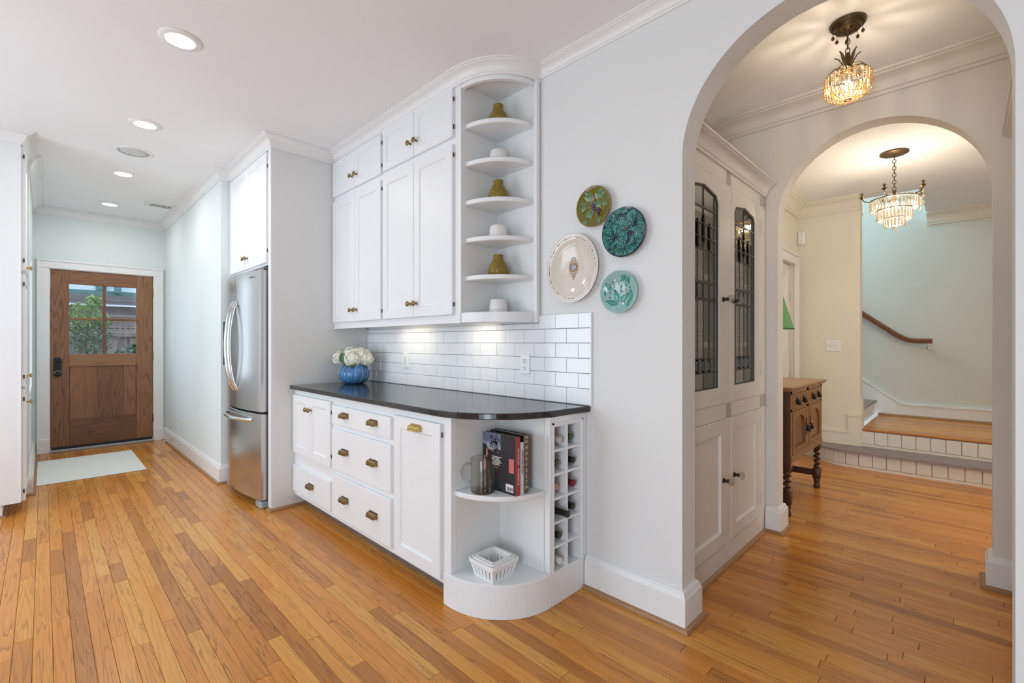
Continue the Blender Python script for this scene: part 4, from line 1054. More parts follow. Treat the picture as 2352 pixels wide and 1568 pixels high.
CX, CY = -.423, 4.775
C2 = thing('crystal_chandelier', 'tiered crystal prism chandelier on a brass chain in the foyer', 'chandelier', (CX, CY, 2.17))
mk('canopy', MB().lathe([(.092, 2.757), (.092, 2.748), (.080, 2.742), (.050, 2.735), (.020, 2.732), (.006, 2.725)], 36, (CX, CY, 0)), 'bronze', C2, True, auto=50)
mk('chain', chain(MB(), CX, CY, 2.73, 2.455, .034, .011, .0026), 'bronze', C2, True)
mk('stem', MB().lathe([(.004, 2.46), (.014, 2.45), (.009, 2.43), (.020, 2.415), (.012, 2.40), (.012, 2.36)], 14, (CX, CY, 0)), 'bronze', C2, True, auto=50)
PR = {}
for ti, (r, zt, L, n) in enumerate(((.152, 2.385, .085, 40), (.108, 2.305, .085, 30), (.066, 2.235, .062, 18))):
    mk('ring', MB().torus((CX, CY, zt), r, .004, n=40, m=6), 'bronze', C2, True)
    for k in range(4):
        a = PI/2*k + .4
        if ti == 0: mk('spoke', MB().tube([(CX, CY, 2.40), (CX + r*math.cos(a), CY + r*math.sin(a), zt)], .003, 6), 'bronze', C2)
    base_ = None
    for i in range(n):
        a = 2*PI*i/n; loc = Vector((CX + r*math.cos(a), CY + r*math.sin(a), zt - .006))
        if base_ is None:
            base_ = mk('prism', MB().lathe([(.001, 0), (.0052, -.008), (.0066, -L*.78), (.0045, -L*.9), (.001, -L)], 6, (0,0,0)), 'crystal', C2, origin=(0,0,0)); o = base_
        else: o = dup_part(base_, (0,0,0))
        o.location = loc - WL[C2.name]; o.rotation_euler = (0, 0, a)
    mk('bead_ring', (lambda m_: [m_.ball((CX + r*math.cos(2*PI*i/36), CY + r*math.sin(2*PI*i/36), zt+.006), .006, 7, 5) for i in range(36)] and m_)(MB()), 'crystal', C2, True)
mk('bottom_ball', MB().ball((CX, CY, 2.163), .017, 14, 10), 'crystal', C2, True)
mk('bottom_stem', MB().tube([(CX, CY, 2.36), (CX, CY, 2.18)], .002, 6), 'bronze', C2)
for k in range(5):
    a = 2*PI*k/5 + .74; ca, sa = math.cos(a), math.sin(a)
    am = mk('arm', MB().tube([(CX + r*ca, CY + r*sa, z) for r, z in ((.03, 2.40), (.09, 2.40), (.15, 2.388), (.19, 2.40), (.205, 2.425))], .0035, 8), 'bronze', C2, True)
    px, py = CX + .205*ca, CY + .205*sa
    mk('candle_cup', MB().lathe([(.004, 2.42), (.016, 2.432), (.018, 2.438), (.007, 2.442), (.006, 2.455), (.012, 2.462), (.002, 2.475)], 10, (px, py, 0)), 'bronze', am, True)
    for j, dz in enumerate((.0, .045, .09)):
        mk('pear_drop', MB().lathe([(.001, .018), (.004, .012), (.0095, -.006), (.007, -.016), (.001, -.02)], 8, (px, py, 2.395-dz)), 'crystal', am, True)
for k in range(5):
    a = 2*PI*k/5 + .1; px, py = CX + .055*math.cos(a), CY + .055*math.sin(a)
    mk('bulb', MB().ball((px, py, 2.335), .013, 10, 8, 1.6), 'bulb_hot', C2, True)
point('crystal_chandelier_light', (CX, CY, 2.345), 16, (1., .85, .66), .03)
# ------------------------------------------------------------------ ceiling fittings
for i, (x, y, lab) in enumerate(((-2.81, .481, 'recessed ceiling light, nearest and largest of the row'), (-4.07, .495, 'recessed ceiling light between the nearest one and the round speaker'),
                                 (-5.40, .503, 'recessed ceiling light just beyond the round speaker'), (-6.69, .509, 'recessed ceiling light farthest away, beside the air vent'))):
    U = thing('ceiling_light', lab, 'ceiling light', (x, y, CZ-.012), group='recessed lights along the kitchen ceiling')
    mk('trim_ring', MB().lathe([(.060, 0), (.064, -.010), (.086, -.008), (.092, -.002), (.092, 0)], 40, (x, y, CZ-.0005), cap0=False, cap1=False), 'cans', U, True, auto=40)
    mk('lens', MB().lathe([(.061, -.004), (.04, -.006), (.001, -.007)], 32, (x, y, CZ-.0005), cap0=True), 'lamp_on', U, True)
    area('ceiling_light_beam', (x, y, CZ-.014), (0, 0, 0), .11, .11, (2.2, 5., 4.5, 3.)[i], (1., .97, .93), 'DISK')
U = thing('ceiling_speaker', 'round grey ceiling speaker between the recessed lights', 'speaker', (-4.73, .505, CZ-.01))
mk('rim', MB().lathe([(.098, 0), (.100, -.008), (.118, -.006), (.122, 0)], 40, (-4.73, .505, CZ-.0005), cap0=False, cap1=False), 'cans', U, True, auto=40)
mk('grille', MB().lathe([(.100, -.003), (.06, -.006), (.001, -.007)], 36, (-4.73, .505, CZ-.0005)), 'speaker', U, True)
U = thing('air_vent', 'white louvred air vent in the ceiling near the back door', 'vent', (-6.38, .91, CZ-.012))
mk('frame', MB().box(-6.45, -6.43, .775, 1.045, CZ-.008, CZ-.0005).box(-6.33, -6.31, .775, 1.045, CZ-.008, CZ-.0005).box(-6.43, -6.33, .775, .815, CZ-.008, CZ-.0005).box(-6.43, -6.33, 1.005, 1.045, CZ-.008, CZ-.0005), 'vent', U)
mk('duct', MB().box(-6.43, -6.33, .815, 1.005, CZ-.002, CZ-.0006), 'black', U)
for k in range(9):
    yy = .825 + k*.0205
    mk('louver', MB().cbox(-6.43, -6.33, yy-.004, yy+.006, CZ-.012, CZ-.0025, .002), 'vent', U)

# ------------------------------------------------------------------ wall plates
def duplex(name, label, x, z, yf, w=.072, h=.116, kind='duplex'):
    U = thing(name, label, 'outlet', (x, yf, z-h/2))
    m_ = MB(); rects(m_, mapy(yf), x-w/2, x+w/2, z-h/2, z+h/2, [(0, 0), (0, .003), (.003, .006)]); mk('plate', m_, 'white_plastic', U)
    if kind == 'duplex':
        for dz in (-.021, .021):
            f_ = mk('socket', MB().lathe([(.0165, 0), (.0165, .0075), (.015, .0085)], 20, (x, yf, z+dz), (0,-1,0), sy=.86), 'white_plastic', U, True, auto=40)
            mk('slots', MB().box(x-.0085, x-.006, yf-.0088, yf-.008, z+dz-.001, z+dz+.009).box(x+.005, x+.0075, yf-.0088, yf-.008, z+dz, z+dz+.008).lathe([(.0028, .008), (.0028, .0088)], 8, (x, yf, z+dz-.008), (0,-1,0)), 'black', f_)
        mk('screw', MB().lathe([(.003, .0055), (.003, .007)], 10, (x, yf, z), (0,-1,0)), 'steel_bar', U)
    else:
        f_ = MB(); rects(f_, mapy(yf), x-.017, x+.017, z-.034, z+.034, [(0, .004), (0, .009), (.002, .010)]); f_ = mk('socket', f_, 'white_plastic', U)
        mk('slots', MB().box(x-.008, x-.005, yf-.0106, yf-.0098, z+.014, z+.024).box(x+.005, x+.008, yf-.0106, yf-.0098, z+.015, z+.023).box(x-.008, x-.005, yf-.0106, yf-.0098, z-.024, z-.014).box(x+.005, x+.008, yf-.0106, yf-.0098, z-.023, z-.015).box(x-.006, x+.006, yf-.0106, yf-.0098, z+.002, z+.006).box(x-.006, x+.006, yf-.0106, yf-.0098, z-.006, z-.002), 'black', f_)
    return U
duplex('wall_outlet', 'white duplex outlet on the tiles toward the rounded worktop end', -1.805, 1.118, 1.9375)
duplex('wall_outlet', 'white rectangular-faced outlet on the tiles right of the flower vase', -3.04, 1.108, 1.9375, kind='gfci')
duplex('wall_outlet', 'white outlet low on the passage wall near the back door', -6.28, .33, 1.0995)
U = thing('switch_plate', 'white double toggle switch plate on the cream stub wall', 'switch', (-1.032, 5.93, 1.148))
m_ = MB(); rects(m_, mapy(5.9395), -1.098, -.966, 1.150, 1.272, [(0, 0), (0, .003), (.003, .006)]); mk('plate', m_, 'white_plastic', U)
for x in (-1.055, -1.009):
    mk('toggle', MB().cbox(x-.006, x+.006, 5.922, 5.935, 1.206, 1.226, .002), 'white_plastic', U)
    for z in (1.181, 1.241): mk('screw', MB().lathe([(.003, 0), (.003, .0015)], 8, (x, 5.9335, z), (0,-1,0)), 'steel_bar', U)
U = thing('motion_sensor', 'small white motion sensor box high in the foyer corner', 'sensor', (-1.325, 5.92, 2.325))
mk('case', MB().cbox(-1.358, -1.288, 5.885, 5.9395, 2.325, 2.47, .012), 'white_plastic', U)
mk('lens', MB().cbox(-1.340, -1.306, 5.882, 5.886, 2.345, 2.40, .001), 'trim', U)
mk('led', MB().lathe([(.004, 0), (.004, .002)], 8, (-1.312, 5.885, 2.435), (0,-1,0)), 'black', U)
U = thing('door_stop', 'thin metal door stop on the passage baseboard', 'door stop', (-6.75, 1.04, .075))
mk('rod', MB().tube([(-6.75, 1.08, .085), (-6.75, 1.005, .08)], .004, 8), 'steel_bar', U, True)
mk('tip', MB().lathe([(.007, 0), (.008, .012), (.005, .016)], 10, (-6.75, 1.007, .08), (0,-1,0)), 'white_plastic', U, True)
mk('base', MB().lathe([(.012, 0), (.012, .004)], 12, (-6.75, 1.0795, .085), (0,-1,0)), 'steel_bar', U)

# ------------------------------------------------------------------ mat
m_ = MB().cbox(-6.86, -5.72, -.045, .712, 0.001, .008, .003)
tag(mk('door_mat', m_, 'mat'), 'pale woven mat on the oak floor before the back door', 'mat')

# ------------------------------------------------------------------ vases and pots on the corner shelves
M['olive'] = glass('olive_glass', (.42, .30, .06), gloss=1.2)
def olive_mat():
    m = plain('olive_art_glass', (.36, .245, .045), .10, var=.25, scale=30, spec=.6)
    b = m.node_tree.nodes['Principled BSDF']; b.inputs['Transmission Weight'].default_value = .35; b.inputs['IOR'].default_value = 1.3
    return m
M['olive'] = olive_mat()
M['pot'] = plain('white_bisque', (.78, .75, .73), .55, var=.05, scale=40, bump=.35, bscale=90)
vp = [(.036, 0), (.050, .005), (.060, .022), (.0605, .038), (.053, .062), (.040, .084), (.031, .100), (.0285, .112), (.0305, .124), (.0285, .126), (.026, .112), (.037, .084), (.052, .05), (.047, .015), (.01, .010)]
V0 = None; sxy = (-1.925, 1.838)
for z, lab in ((2.479, 'olive green glass vase on the top curved shelf, its foot hidden'), (2.045, 'olive green glass vase on the middle curved shelf between two white pots'), (1.618, 'olive green glass vase on the lowest thin curved shelf, above the last white pot')):
    o = mk('glass_vase', MB().lathe(vp, 36, (0,0,0)), 'olive', smooth=True, auto=60) if V0 is None else V0.copy()
    if V0 is None: V0 = o
    else: COL.objects.link(o)
    o.location = (*sxy, z); tag(o, lab, 'vase', 'olive vases on the corner shelves')
P0 = None
for z, lab, rz, sc_ in ((2.264, 'white textured ceramic pot on the second curved shelf from the top', 0, 1.), (1.832, 'white ceramic pot on the fourth curved shelf, above an olive vase', 1.2, 1.02), (1.410, 'white ceramic pot on the bottom shelf of the corner unit', 2.5, 1.)):
    if P0 is None:
        m_ = MB().lathe([(.052, 0), (.0535, .004), (.051, .045), (.0475, .070), (.043, .077), (.039, .077), (.042, .068), (.045, .02), (.01, .012)], 36, (0,0,0))
        o = P0 = mk('ceramic_pot', m_, 'pot', smooth=True, auto=50)
    else: o = P0.copy(); COL.objects.link(o)
    o.location = (*sxy, z); o.rotation_euler = (0, 0, rz); o.scale = (sc_, sc_, sc_); tag(o, lab, 'pot', 'white pots on the corner shelves')

# ------------------------------------------------------------------ flowers
VX, VY = -3.455, 1.725
M['blueglass'] = plain('blue_art_glass', (.06, .19, .42), .08, var=.45, scale=9, spec=.7)
M['rib'] = plain('pale_blue_rib', (.25, .45, .66), .08, var=.2, scale=9, spec=.7)
m_ = MB().lathe([(.055, 0), (.075, .004), (.103, .028), (.116, .062), (.113, .092), (.098, .125), (.076, .150), (.066, .166), (.060, .166), (.070, .148), (.09, .12), (.10, .06), (.02, .02)], 112, (VX, VY, .92), flute=.022, nf=14)
o = mk('flower_vase', m_, 'blueglass', smooth=True, auto=60); tag(o, 'round ribbed blue glass vase at the back end of the worktop', 'vase')
rb = MB()
for k in range(14):
    a = 2*PI*k/14
    pts = [(VX + r*1.022*math.cos(a+h*.9), VY + r*1.022*math.sin(a+h*.9), .92+h) for r, h in ((.075, .006), (.103, .030), (.1165, .062), (.114, .092), (.099, .125), (.078, .150))]
    rb.tube(pts, .0022, 6)
mk('ribs', rb, 'rib', o, True)
M['petal'] = plain('cream_petal', (.92, .91, .80), .6, var=.07, scale=30, sss=.1)
M['hleaf'] = plain('hydrangea_leaf', (.05, .14, .03), .45, var=.35, scale=40)
M['shaded_bloom_core'] = plain('shaded_bloom_core', (.42, .46, .24), .8, var=.2, scale=60)  # darker green core puts the shade between florets into the colour
B_ = thing('hydrangea_bouquet', 'cream white hydrangea blooms with dark green leaves in the blue vase', 'flowers', (VX, VY, 1.0))
def bloom(c, r, seed, n=190):
    rnd = random.Random(seed); m_ = MB(); c = Vector(c)
    m_.ball(c, r*.66, 12, 8, mi=1)
    for i in range(n):
        z = 1 - 1.75*(i+.5)/n; th = i*2.39996
        d = Vector((math.sqrt(max(0, 1-z*z))*math.cos(th), math.sqrt(max(0, 1-z*z))*math.sin(th), z))
        p = c + d*r*rnd.uniform(.86, 1.04)
        e1 = d.orthogonal().normalized(); e2 = d.cross(e1); a0 = rnd.uniform(0, PI)
        s_ = r*rnd.uniform(.20, .30)
        for k in range(4):
            a = a0 + PI/2*k; u = e1*math.cos(a) + e2*math.sin(a); w_ = d.cross(u)
            m_.add([p, p + u*s_*.55 + w_*s_*.42 + d*s_*.15, p + u*s_*1.05 + d*s_*rnd.uniform(.0, .35), p + u*s_*.55 - w_*s_*.42 + d*s_*.15], [(0,1,2), (0,2,3)])
    return m_
for i, (dx, dy, z, r) in enumerate(((-.092, -.070, 1.118, .056), (-.040, .0, 1.142, .064), (.040, .030, 1.135, .070), (.045, -.035, 1.112, .062), (-.01, .080, 1.125, .062), (0, -.02, 1.148, .058), (.075, .06, 1.112, .055), (-.075, .02, 1.115, .055))):
    mk('bloom', bloom((VX+dx, VY+dy, z), r, 40+i), ['petal', 'shaded_bloom_core'], B_)
def big_leaf(p0, d, n_, L, w):
    p0 = Vector(p0); d = Vector(d).normalized(); n_ = Vector(n_).normalized(); s_ = d.cross(n_).normalized()
    m_ = MB(); R1 = []; 
    for t, k in ((0, .1), (.15, .6), (.35, 1.), (.6, .9), (.85, .45), (1, .03)):
        c = p0 + d*L*t + n_*(L*.18*math.sin(PI*t))
        R1.append([c - s_*w*k*.5, c + n_*(-w*.12), c + s_*w*k*.5])
    m_.loft(R1, False, False, closed=False); m_.loft([[q - n_*.0012 for q in r] for r in R1], False, False, closed=False)
    return m_
mk('leaf', big_leaf((VX+.004, VY-.078, 1.080), (-.28, -.20, 1.), (.6, -.75, .2), .090, .058), 'hleaf', B_, True)
mk('leaf', big_leaf((VX+.010, VY-.085, 1.095), (.75, .55, -.42), (.6, -.7, .4), .105, .058), 'hleaf', B_, True)
mk('leaf', big_leaf((VX+.035, VY-.07, 1.092), (.75, .35, -.30), (.6, -.7, .4), .085, .050), 'hleaf', B_, True)
for i in range(4): mk('stem', MB().tube([(VX + .02*math.cos(i*1.6), VY + .02*math.sin(i*1.6), .945), (VX + .03*math.cos(i*1.6), VY + .03*math.sin(i*1.6), 1.11)], .003, 6), 'hleaf', B_)

# ------------------------------------------------------------------ things in the rounded base cabinet
MX, MY, MZ = -1.625, 1.452, .5412
U = thing('glass_mug', 'large clear glass measuring mug on the curved shelf before the books', 'mug', (MX, MY, MZ))
mk('cup', MB().lathe([(.053, 0), (.057, .003), (.058, .012), (.059, .155), (.0585, .157), (.056, .157), (.0555, .014), (.01, .012)], 40, (MX, MY, MZ)), 'clear', U, True, auto=40)
mk('thick_base', MB().lathe([(.0525, .0005), (.0565, .004), (.0572, .012), (.05, .0125), (.004, .0125)], 40, (MX, MY, MZ)), 'clear_thick', U, True, auto=40)
mk('rim', MB().torus((MX, MY, MZ+.157), .0578, .0016, n=40, m=6), 'clear_thick', U, True)
hd = (-.78, -.62)
pts = [(MX + hd[0]*r, MY + hd[1]*r, MZ + z) for r, z in ((.057, .128), (.075, .130), (.094, .118), (.103, .090), (.098, .062), (.082, .046), (.066, .042), (.057, .040))]
mk('handle', MB().tube(pts, .0062, 8), 'clear_thick', U, True)
M['paper'] = plain('book_pages', (.78, .75, .68), .9, var=.08, scale=200)
def cover_mat():
    """printed jacket: dark dusk picture, drawn in the book's own space (x across, z up)"""
    m, nt, b, out = _mat('dusk_photo_cover'); L = nt.links
    tc = _n(nt, 'ShaderNodeTexCoord'); sp = _n(nt, 'ShaderNodeSeparateXYZ'); L.new(tc.outputs['Generated'], sp.inputs[0])
    nz = _n(nt, 'ShaderNodeTexNoise'); nz.inputs['Scale'].default_value = 9; L.new(tc.outputs['Generated'], nz.inputs['Vector'])
    ad = _n(nt, 'ShaderNodeMath', operation='MULTIPLY_ADD'); L.new(nz.outputs['Fac'], ad.inputs[0]); ad.inputs[1].default_value = .34; L.new(sp.outputs['Z'], ad.inputs[2])
    rp = _n(nt, 'ShaderNodeValToRGB'); e = rp.color_ramp.elements; e[0].position = .2; e[0].color = (.006, .006, .008, 1); e[1].position = 1.18; e[1].color = (.12, .15, .24, 1)
    x = e.new(.86); x.color = (.012, .010, .012, 1); x = e.new(.90); x.color = (.42, .44, .46, 1); x = e.new(.97); x.color = (.20, .23, .33, 1)
    L.new(ad.outputs[0], rp.inputs['Fac'])
    gt = _n(nt, 'ShaderNodeMath', operation='LESS_THAN'); L.new(sp.outputs['X'], gt.inputs[0]); gt.inputs[1].default_value = .56
    mx = _n(nt, 'ShaderNodeMix', data_type='RGBA'); L.new(gt.outputs[0], mx.inputs[0]); mx.inputs[6].default_value = (.016, .015, .022, 1); L.new(rp.outputs['Color'], mx.inputs[7])
    L.new(mx.outputs[2], b.inputs['Base Color']); b.inputs['Roughness'].default_value = .3
    return m
M['cover'] = cover_mat()
M['redspine'] = plain('red_spine', (.42, .035, .045), .4); M['whitespine'] = plain('white_spine', (.66, .68, .72), .45); M['blackcover'] = plain('black_cover', (.01, .01, .011), .4)
M['brownspine'] = plain('brown_spine', (.16, .105, .055), .6, var=.2, scale=60); M['print'] = plain('white_print', (.8, .78, .74), .6); M['print_dark'] = plain('dark_print', (.05, .05, .06), .6)
M['skin'] = plain('print_skin_tone', (.55, .22, .15), .5); M['pinkprint'] = plain('print_coral', (.62, .16, .15), .4)
bx0, bx1, bz = -1.690, -1.462, .5412
def book(label, y0, y1, h, spine, cover, xs=0.):
    U = thing('book', label, 'book', ((bx0+bx1)/2, (y0+y1)/2, bz), group='cookbooks on the curved shelf')
    mk('pages', MB().box(bx0+.004-xs, bx1-.004-xs, y0+.003, y1-.003, bz+.004, bz+h-.004), 'paper', U)
    mk('front_cover', MB().cbox(bx0-xs, bx1-.003-xs, y0, y0+.003, bz, bz+h, .0008), cover, U)
    mk('back_cover', MB().cbox(bx0-xs, bx1-.003-xs, y1-.003, y1, bz, bz+h, .0008), 'blackcover', U)
    s_ = mk('spine', MB().cbox(bx1-.004-xs, bx1-xs, y0, y1, bz, bz+h, .0012), spine, U)
    return U, s_
RY = (0, PI/2, 0)
U, s_ = book('cookbook with a dark photo cover and red spine, in front of the others', 1.508, 1.536, .268, 'redspine', 'cover')
text_mesh('title', 'FRANKLIN', .0145, 'print', s_, (bx1+.0006, 1.522, bz+.178), RY, spacing=1.15); text_mesh('title', 'BARBECUE', .0145, 'print', s_, (bx1+.0006, 1.522, bz+.088), RY, spacing=1.15)
text_mesh('star', '*', .02, 'blackcover', s_, (bx1+.0006, 1.520, bz+.134), RY)
cv = U.children[1]
mk('barcode_label', MB().box(-1.528, -1.480, 1.5072, 1.508, bz+.012, bz+.046), 'print', cv)
bc = MB(); x = -1.523; rnd = random.Random(2)
while x < -1.485: w_ = rnd.choice((.0008, .0012, .002)); bc.box(x, x+w_, 1.5068, 1.5072, bz+.016, bz+.034); x += w_ + rnd.choice((.001, .0015))
mk('barcode', bc, 'print_dark', cv)
tb = MB()
for k in range(7): tb.box(-1.622+.002*(k % 2), -1.556-.006*((k*3) % 4), 1.5072, 1.508, bz+.158-k*.0062, bz+.161-k*.0062)
mk('blurb', tb, 'print', cv)
mk('blurb_accent', MB().box(-1.610, -1.580, 1.5072, 1.508, bz+.108, bz+.112), 'pinkprint', cv)
mk('printed_sign', MB().box(-1.508, -1.476, 1.5072, 1.508, bz+.10, bz+.165), 'pinkprint', cv)
def face_poly(pts, y): return MB().prism([(p[0], p[1]) for p in pts], lambda a, b_, k: (bx0 + a, y + .0006*(1-k), bz + b_))
mk('printed_figure', face_poly([(.002, .215), (.028, .205), (.040, .188), (.044, .165), (.040, .140), (.030, .128), (.030, .05), (.002, .05)], 1.5072), 'blackcover', cv)
mk('printed_face', face_poly([(.028, .190), (.036, .190), (.037, .170), (.039, .160), (.034, .148), (.026, .150), (.025, .175)], 1.5064), 'skin', cv)
mk('printed_arm', face_poly([(.006, .135), (.024, .132), (.026, .100), (.018, .080), (.006, .085)], 1.5064), 'skin', cv)
lf = MB(); rnd = random.Random(8)
for k in range(46):
    a, b_ = .085 + rnd.gauss(0, .018), .220 + rnd.gauss(0, .022)
    s2 = .006; lf.add([(bx0+a, 1.5074, bz+b_-s2), (bx0+a+s2*.7, 1.5074, bz+b_), (bx0+a, 1.5074, bz+b_+s2), (bx0+a-s2*.7, 1.5074, bz+b_)], [(0,1,2,3)])
mk('printed_tree', lf, 'blackcover', cv)
U, s_ = book('slim cookbook with a pale spine between the red and the brown ones', 1.538, 1.558, .242, 'whitespine', 'blackcover')
text_mesh('title', 'DEFINED DISH', .0155, 'print_dark', s_, (bx1+.0006, 1.548, bz+.150), RY, spacing=1.1)
U, s_ = book('tall cookbook with a brown HARVEST spine at the back', 1.560, 1.592, .272, 'brownspine', 'blackcover', xs=.0)
for k, ch in enumerate('HARVEST'): text_mesh('title', ch, .021, 'print', s_, (bx1+.0006, 1.576, bz+.212-k*.0265), (PI/2, 0, PI/2))
for z in (.236, .242, .256, .262, .030, .024): mk('rule', MB().box(bx1, bx1+.0005, 1.566, 1.587, bz+z, bz+z+.0022), 'print', s_)

# berry baskets
M['porcelain'] = plain('white_porcelain', (.84, .84, .84), .16, var=.01)
def basket(label, cx, cy, z, t_, b_, h, ns):
    m_ = MB(); U = thing('berry_basket', label, 'basket', (cx, cy, z), group='nested berry baskets')
    vs = []
    for side in range(4):
        R2 = Matrix.Rotation(PI/2*side, 3, 'Z')
        cols = [0.]; n = ns
        for k in range(n): c = (k+1)/(n+1); cols += [c-.022, c+.022]
        cols.append(1.); rows = [0, .14, .62, 1.]
        def P(u, v): hw = (b_ + (t_-b_)*v)/2; return R2 @ Vector((-hw + 2*hw*u, -hw, h*v))
        for ci in range(len(cols)-1):
            for ri in range(3):
                if ri == 1 and ci % 2 == 1: continue
                q = [P(cols[ci], rows[ri]), P(cols[ci+1], rows[ri]), P(cols[ci+1], rows[ri+1]), P(cols[ci], rows[ri+1])]
                m_.add([(p.x+cx, p.y+cy, p.z+z) for p in q], [(0,1,2,3)])
    hb = b_/2
    m_.add([(cx-hb, cy-hb, z), (cx+hb, cy-hb, z), (cx+hb, cy+hb, z), (cx-hb, cy+hb, z)], [(0,1,2,3)])
    o = mk('body', m_, 'porcelain', U)
    bm = bmesh.new(); bm.from_mesh(o.data); bmesh.ops.remove_doubles(bm, verts=bm.verts[:], dist=.0003); bmesh.ops.recalc_face_normals(bm, faces=bm.faces[:]); bm.to_mesh(o.data); bm.free()
    md = o.modifiers.new('thickness', 'SOLIDIFY'); md.thickness = .004; md.offset = -1
    hw = t_/2; n = 6; r = .016; rim = []
    for qx, qy, a0 in ((hw-r, hw-r, 0), (-hw+r, hw-r, PI/2), (-hw+r, -hw+r, PI), (hw-r, -hw+r, 1.5*PI)):
        for k in range(n+1): a = a0 + PI/2*k/n; rim.append((cx+qx+r*math.cos(a), cy+qy+r*math.sin(a)))
    mk('rim', MB().sweep(rim, [(-.004, z+h-.016), (.004, z+h-.016), (.006, z+h-.006), (.004, z+h), (-.004, z+h)], side=1, closed=True), 'porcelain', U, True, auto=50)
basket('outer white porcelain berry basket on the bottom shelf', -1.583, 1.482, .1552, .166, .127, .083, 5)
basket('middle white porcelain berry basket nested in the outer one', -1.585, 1.484, .1655, .144, .108, .078, 4)
basket('innermost white porcelain berry basket of the nested three', -1.587, 1.486, .1755, .122, .092, .070, 3)

# wine bottles
foils = {'foil_clear': ((.55, .50, .46), .5), 'foil_black': ((.012, .011, .011), .35), 'foil_copper': ((.55, .26, .18), .35), 'foil_white': ((.72, .71, .70), .4), 'foil_green': ((.05, .10, .03), .35), 'foil_red': ((.22, .015, .03), .35), 'gold': ((.45, .33, .14), .35)}
for k, (c, r) in foils.items(): M[k] = plain(k, c, r, var=.05, metal=.3 if k in ('foil_copper', 'gold', 'foil_red') else 0.)
M['bottle'] = plain('dark_bottle_glass', (.010, .016, .008), .08, spec=.6); M['bottle_pale'] = plain('pale_bottle_glass', (.32, .28, .24), .08, spec=.6)
zs = [.158 + i*.1143 for i in range(6)][::-1]
for col, row, xe, foil, lab in ((0, 0, -1.392, 'foil_clear', 'wine bottle with a pale foil cap in the top left rack cell'), (0, 1, -1.410, 'foil_black', 'wine bottle with a black cap and gold ring, second left rack cell'),
        (0, 2, -1.416, 'foil_copper', 'wine bottle with a copper pink cap in the left column'), (0, 3, -1.345, 'foil_black', 'dark wine bottle poking out of the left column'),
        (0, 4, -1.398, 'foil_black', 'wine bottle with a black cap, fifth left rack cell'), (0, 5, -1.392, 'foil_white', 'wine bottle with a white cap in the bottom left cell'),
        (1, 0, -1.408, 'foil_green', 'wine bottle with a green cap in the top right rack cell'), (1, 1, -1.394, 'foil_black', 'wine bottle with a black cap, second right rack cell'),
        (1, 2, -1.390, 'foil_red', 'wine bottle with a red cap in the right column'), (1, 3, -1.396, 'foil_black', 'wine bottle with a dark cap in the right column under the red one')):
    yc = 1.7405 if col == 0 else 1.8445
    zf = zs[row] + (.006 if row < 5 else 0) ; rB = .0365
    L = 1.70 + xe; L = min(.305, L)
    zc = zf + rB + .001
    U = thing('wine_bottle', lab, 'bottle', (xe-L/2, yc, zf), group='bottles in the wine rack')
    b_ = 'bottle_pale' if foil in ('foil_clear', 'foil_copper') else 'bottle'
    mk('glass', MB().lathe([(.02, -L), (rB, -L+.006), (rB, -.135), (.028, -.108), (.0165, -.085), (.0145, -.06), (.0145, -.004)], 20, (xe, yc, zc), (1,0,0)), b_, U, True, auto=50)
    f_ = mk('foil', MB().lathe([(.0152, -.062), (.0156, -.006), (.0168, -.005), (.0168, -.001), (.0140, 0), (.004, 0)], 20, (xe+.0005, yc, zc), (1,0,0)), foil, U, True, auto=40)
    if row == 1 and col == 0: mk('foil_ring', MB().torus((xe+.0008, yc, zc), .0105, .0022, (1,0,0), 20, 6), 'gold', f_, True)

# ------------------------------------------------------------------ plates on the wall
def glaze(name, col, rough=.12, var=.15, scale=14): M[name] = plain(name, col, rough, var=var, scale=scale, spec=.65)
glaze('olive_glaze', (.16, .135, .015)); glaze('leaf_glaze', (.09, .23, .10), var=.4, scale=60); glaze('grape_glaze', (.07, .06, .16)); glaze('vine_glaze', (.36, .27, .12))
glaze('navy_glaze', (.010, .015, .06)); glaze('cream_glaze', (.72, .66, .58), var=.04); glaze('white_rim', (.74, .71, .69), var=.04); glaze('crest_brown', (.36, .19, .045), .4); glaze('crest_grey', (.34, .36, .40), .4, var=.4, scale=120); glaze('dash_brown', (.10, .075, .06), .4)
glaze('aqua_glaze', (.29, .49, .47), var=.1); glaze('teal_leaf', (.03, .27, .20), var=.3, scale=40); glaze('berry_white', (.80, .74, .66)); glaze('berry_purple', (.14, .10, .20))
def veined(name, lo, hi):
    m, nt, b, out = _mat(name); L = nt.links; tc = _n(nt, 'ShaderNodeTexCoord')
    vo = _n(nt, 'ShaderNodeTexVoronoi', feature='DISTANCE_TO_EDGE'); vo.inputs['Scale'].default_value = 95; L.new(tc.outputs['Object'], vo.inputs['Vector'])
    rp = _n(nt, 'ShaderNodeValToRGB'); e = rp.color_ramp.elements; e[0].position = .05; e[0].color = (*lo, 1); e[1].position = .35; e[1].color = (*hi, 1)
    L.new(vo.outputs['Distance'], rp.inputs['Fac']); L.new(rp.outputs['Color'], b.inputs['Base Color']); b.inputs['Roughness'].default_value = .15
    bp = _n(nt, 'ShaderNodeBump'); bp.inputs['Strength'].default_value = .5; bp.inputs['Distance'].default_value = .003; L.new(vo.outputs['Distance'], bp.inputs['Height']); L.new(bp.outputs['Normal'], b.inputs['Normal'])
    M[name] = m
veined('begonia_leaf', (.012, .085, .075), (.07, .42, .33))
def plate(name, label, cx, cz, rx, rz, mat, prof):
    U = thing(name, label, 'plate', (cx, 1.94, cz-rz), group='plates hung on the kitchen wall')
    body = MB().lathe([(rx*r, h) for r, h in prof], 56, (cx, 1.949, cz), (0,-1,0), sx=1., sy=rz/rx, cap0=True, cap1=True)
    mk('dish', body, mat, U, True, auto=40)
    return U
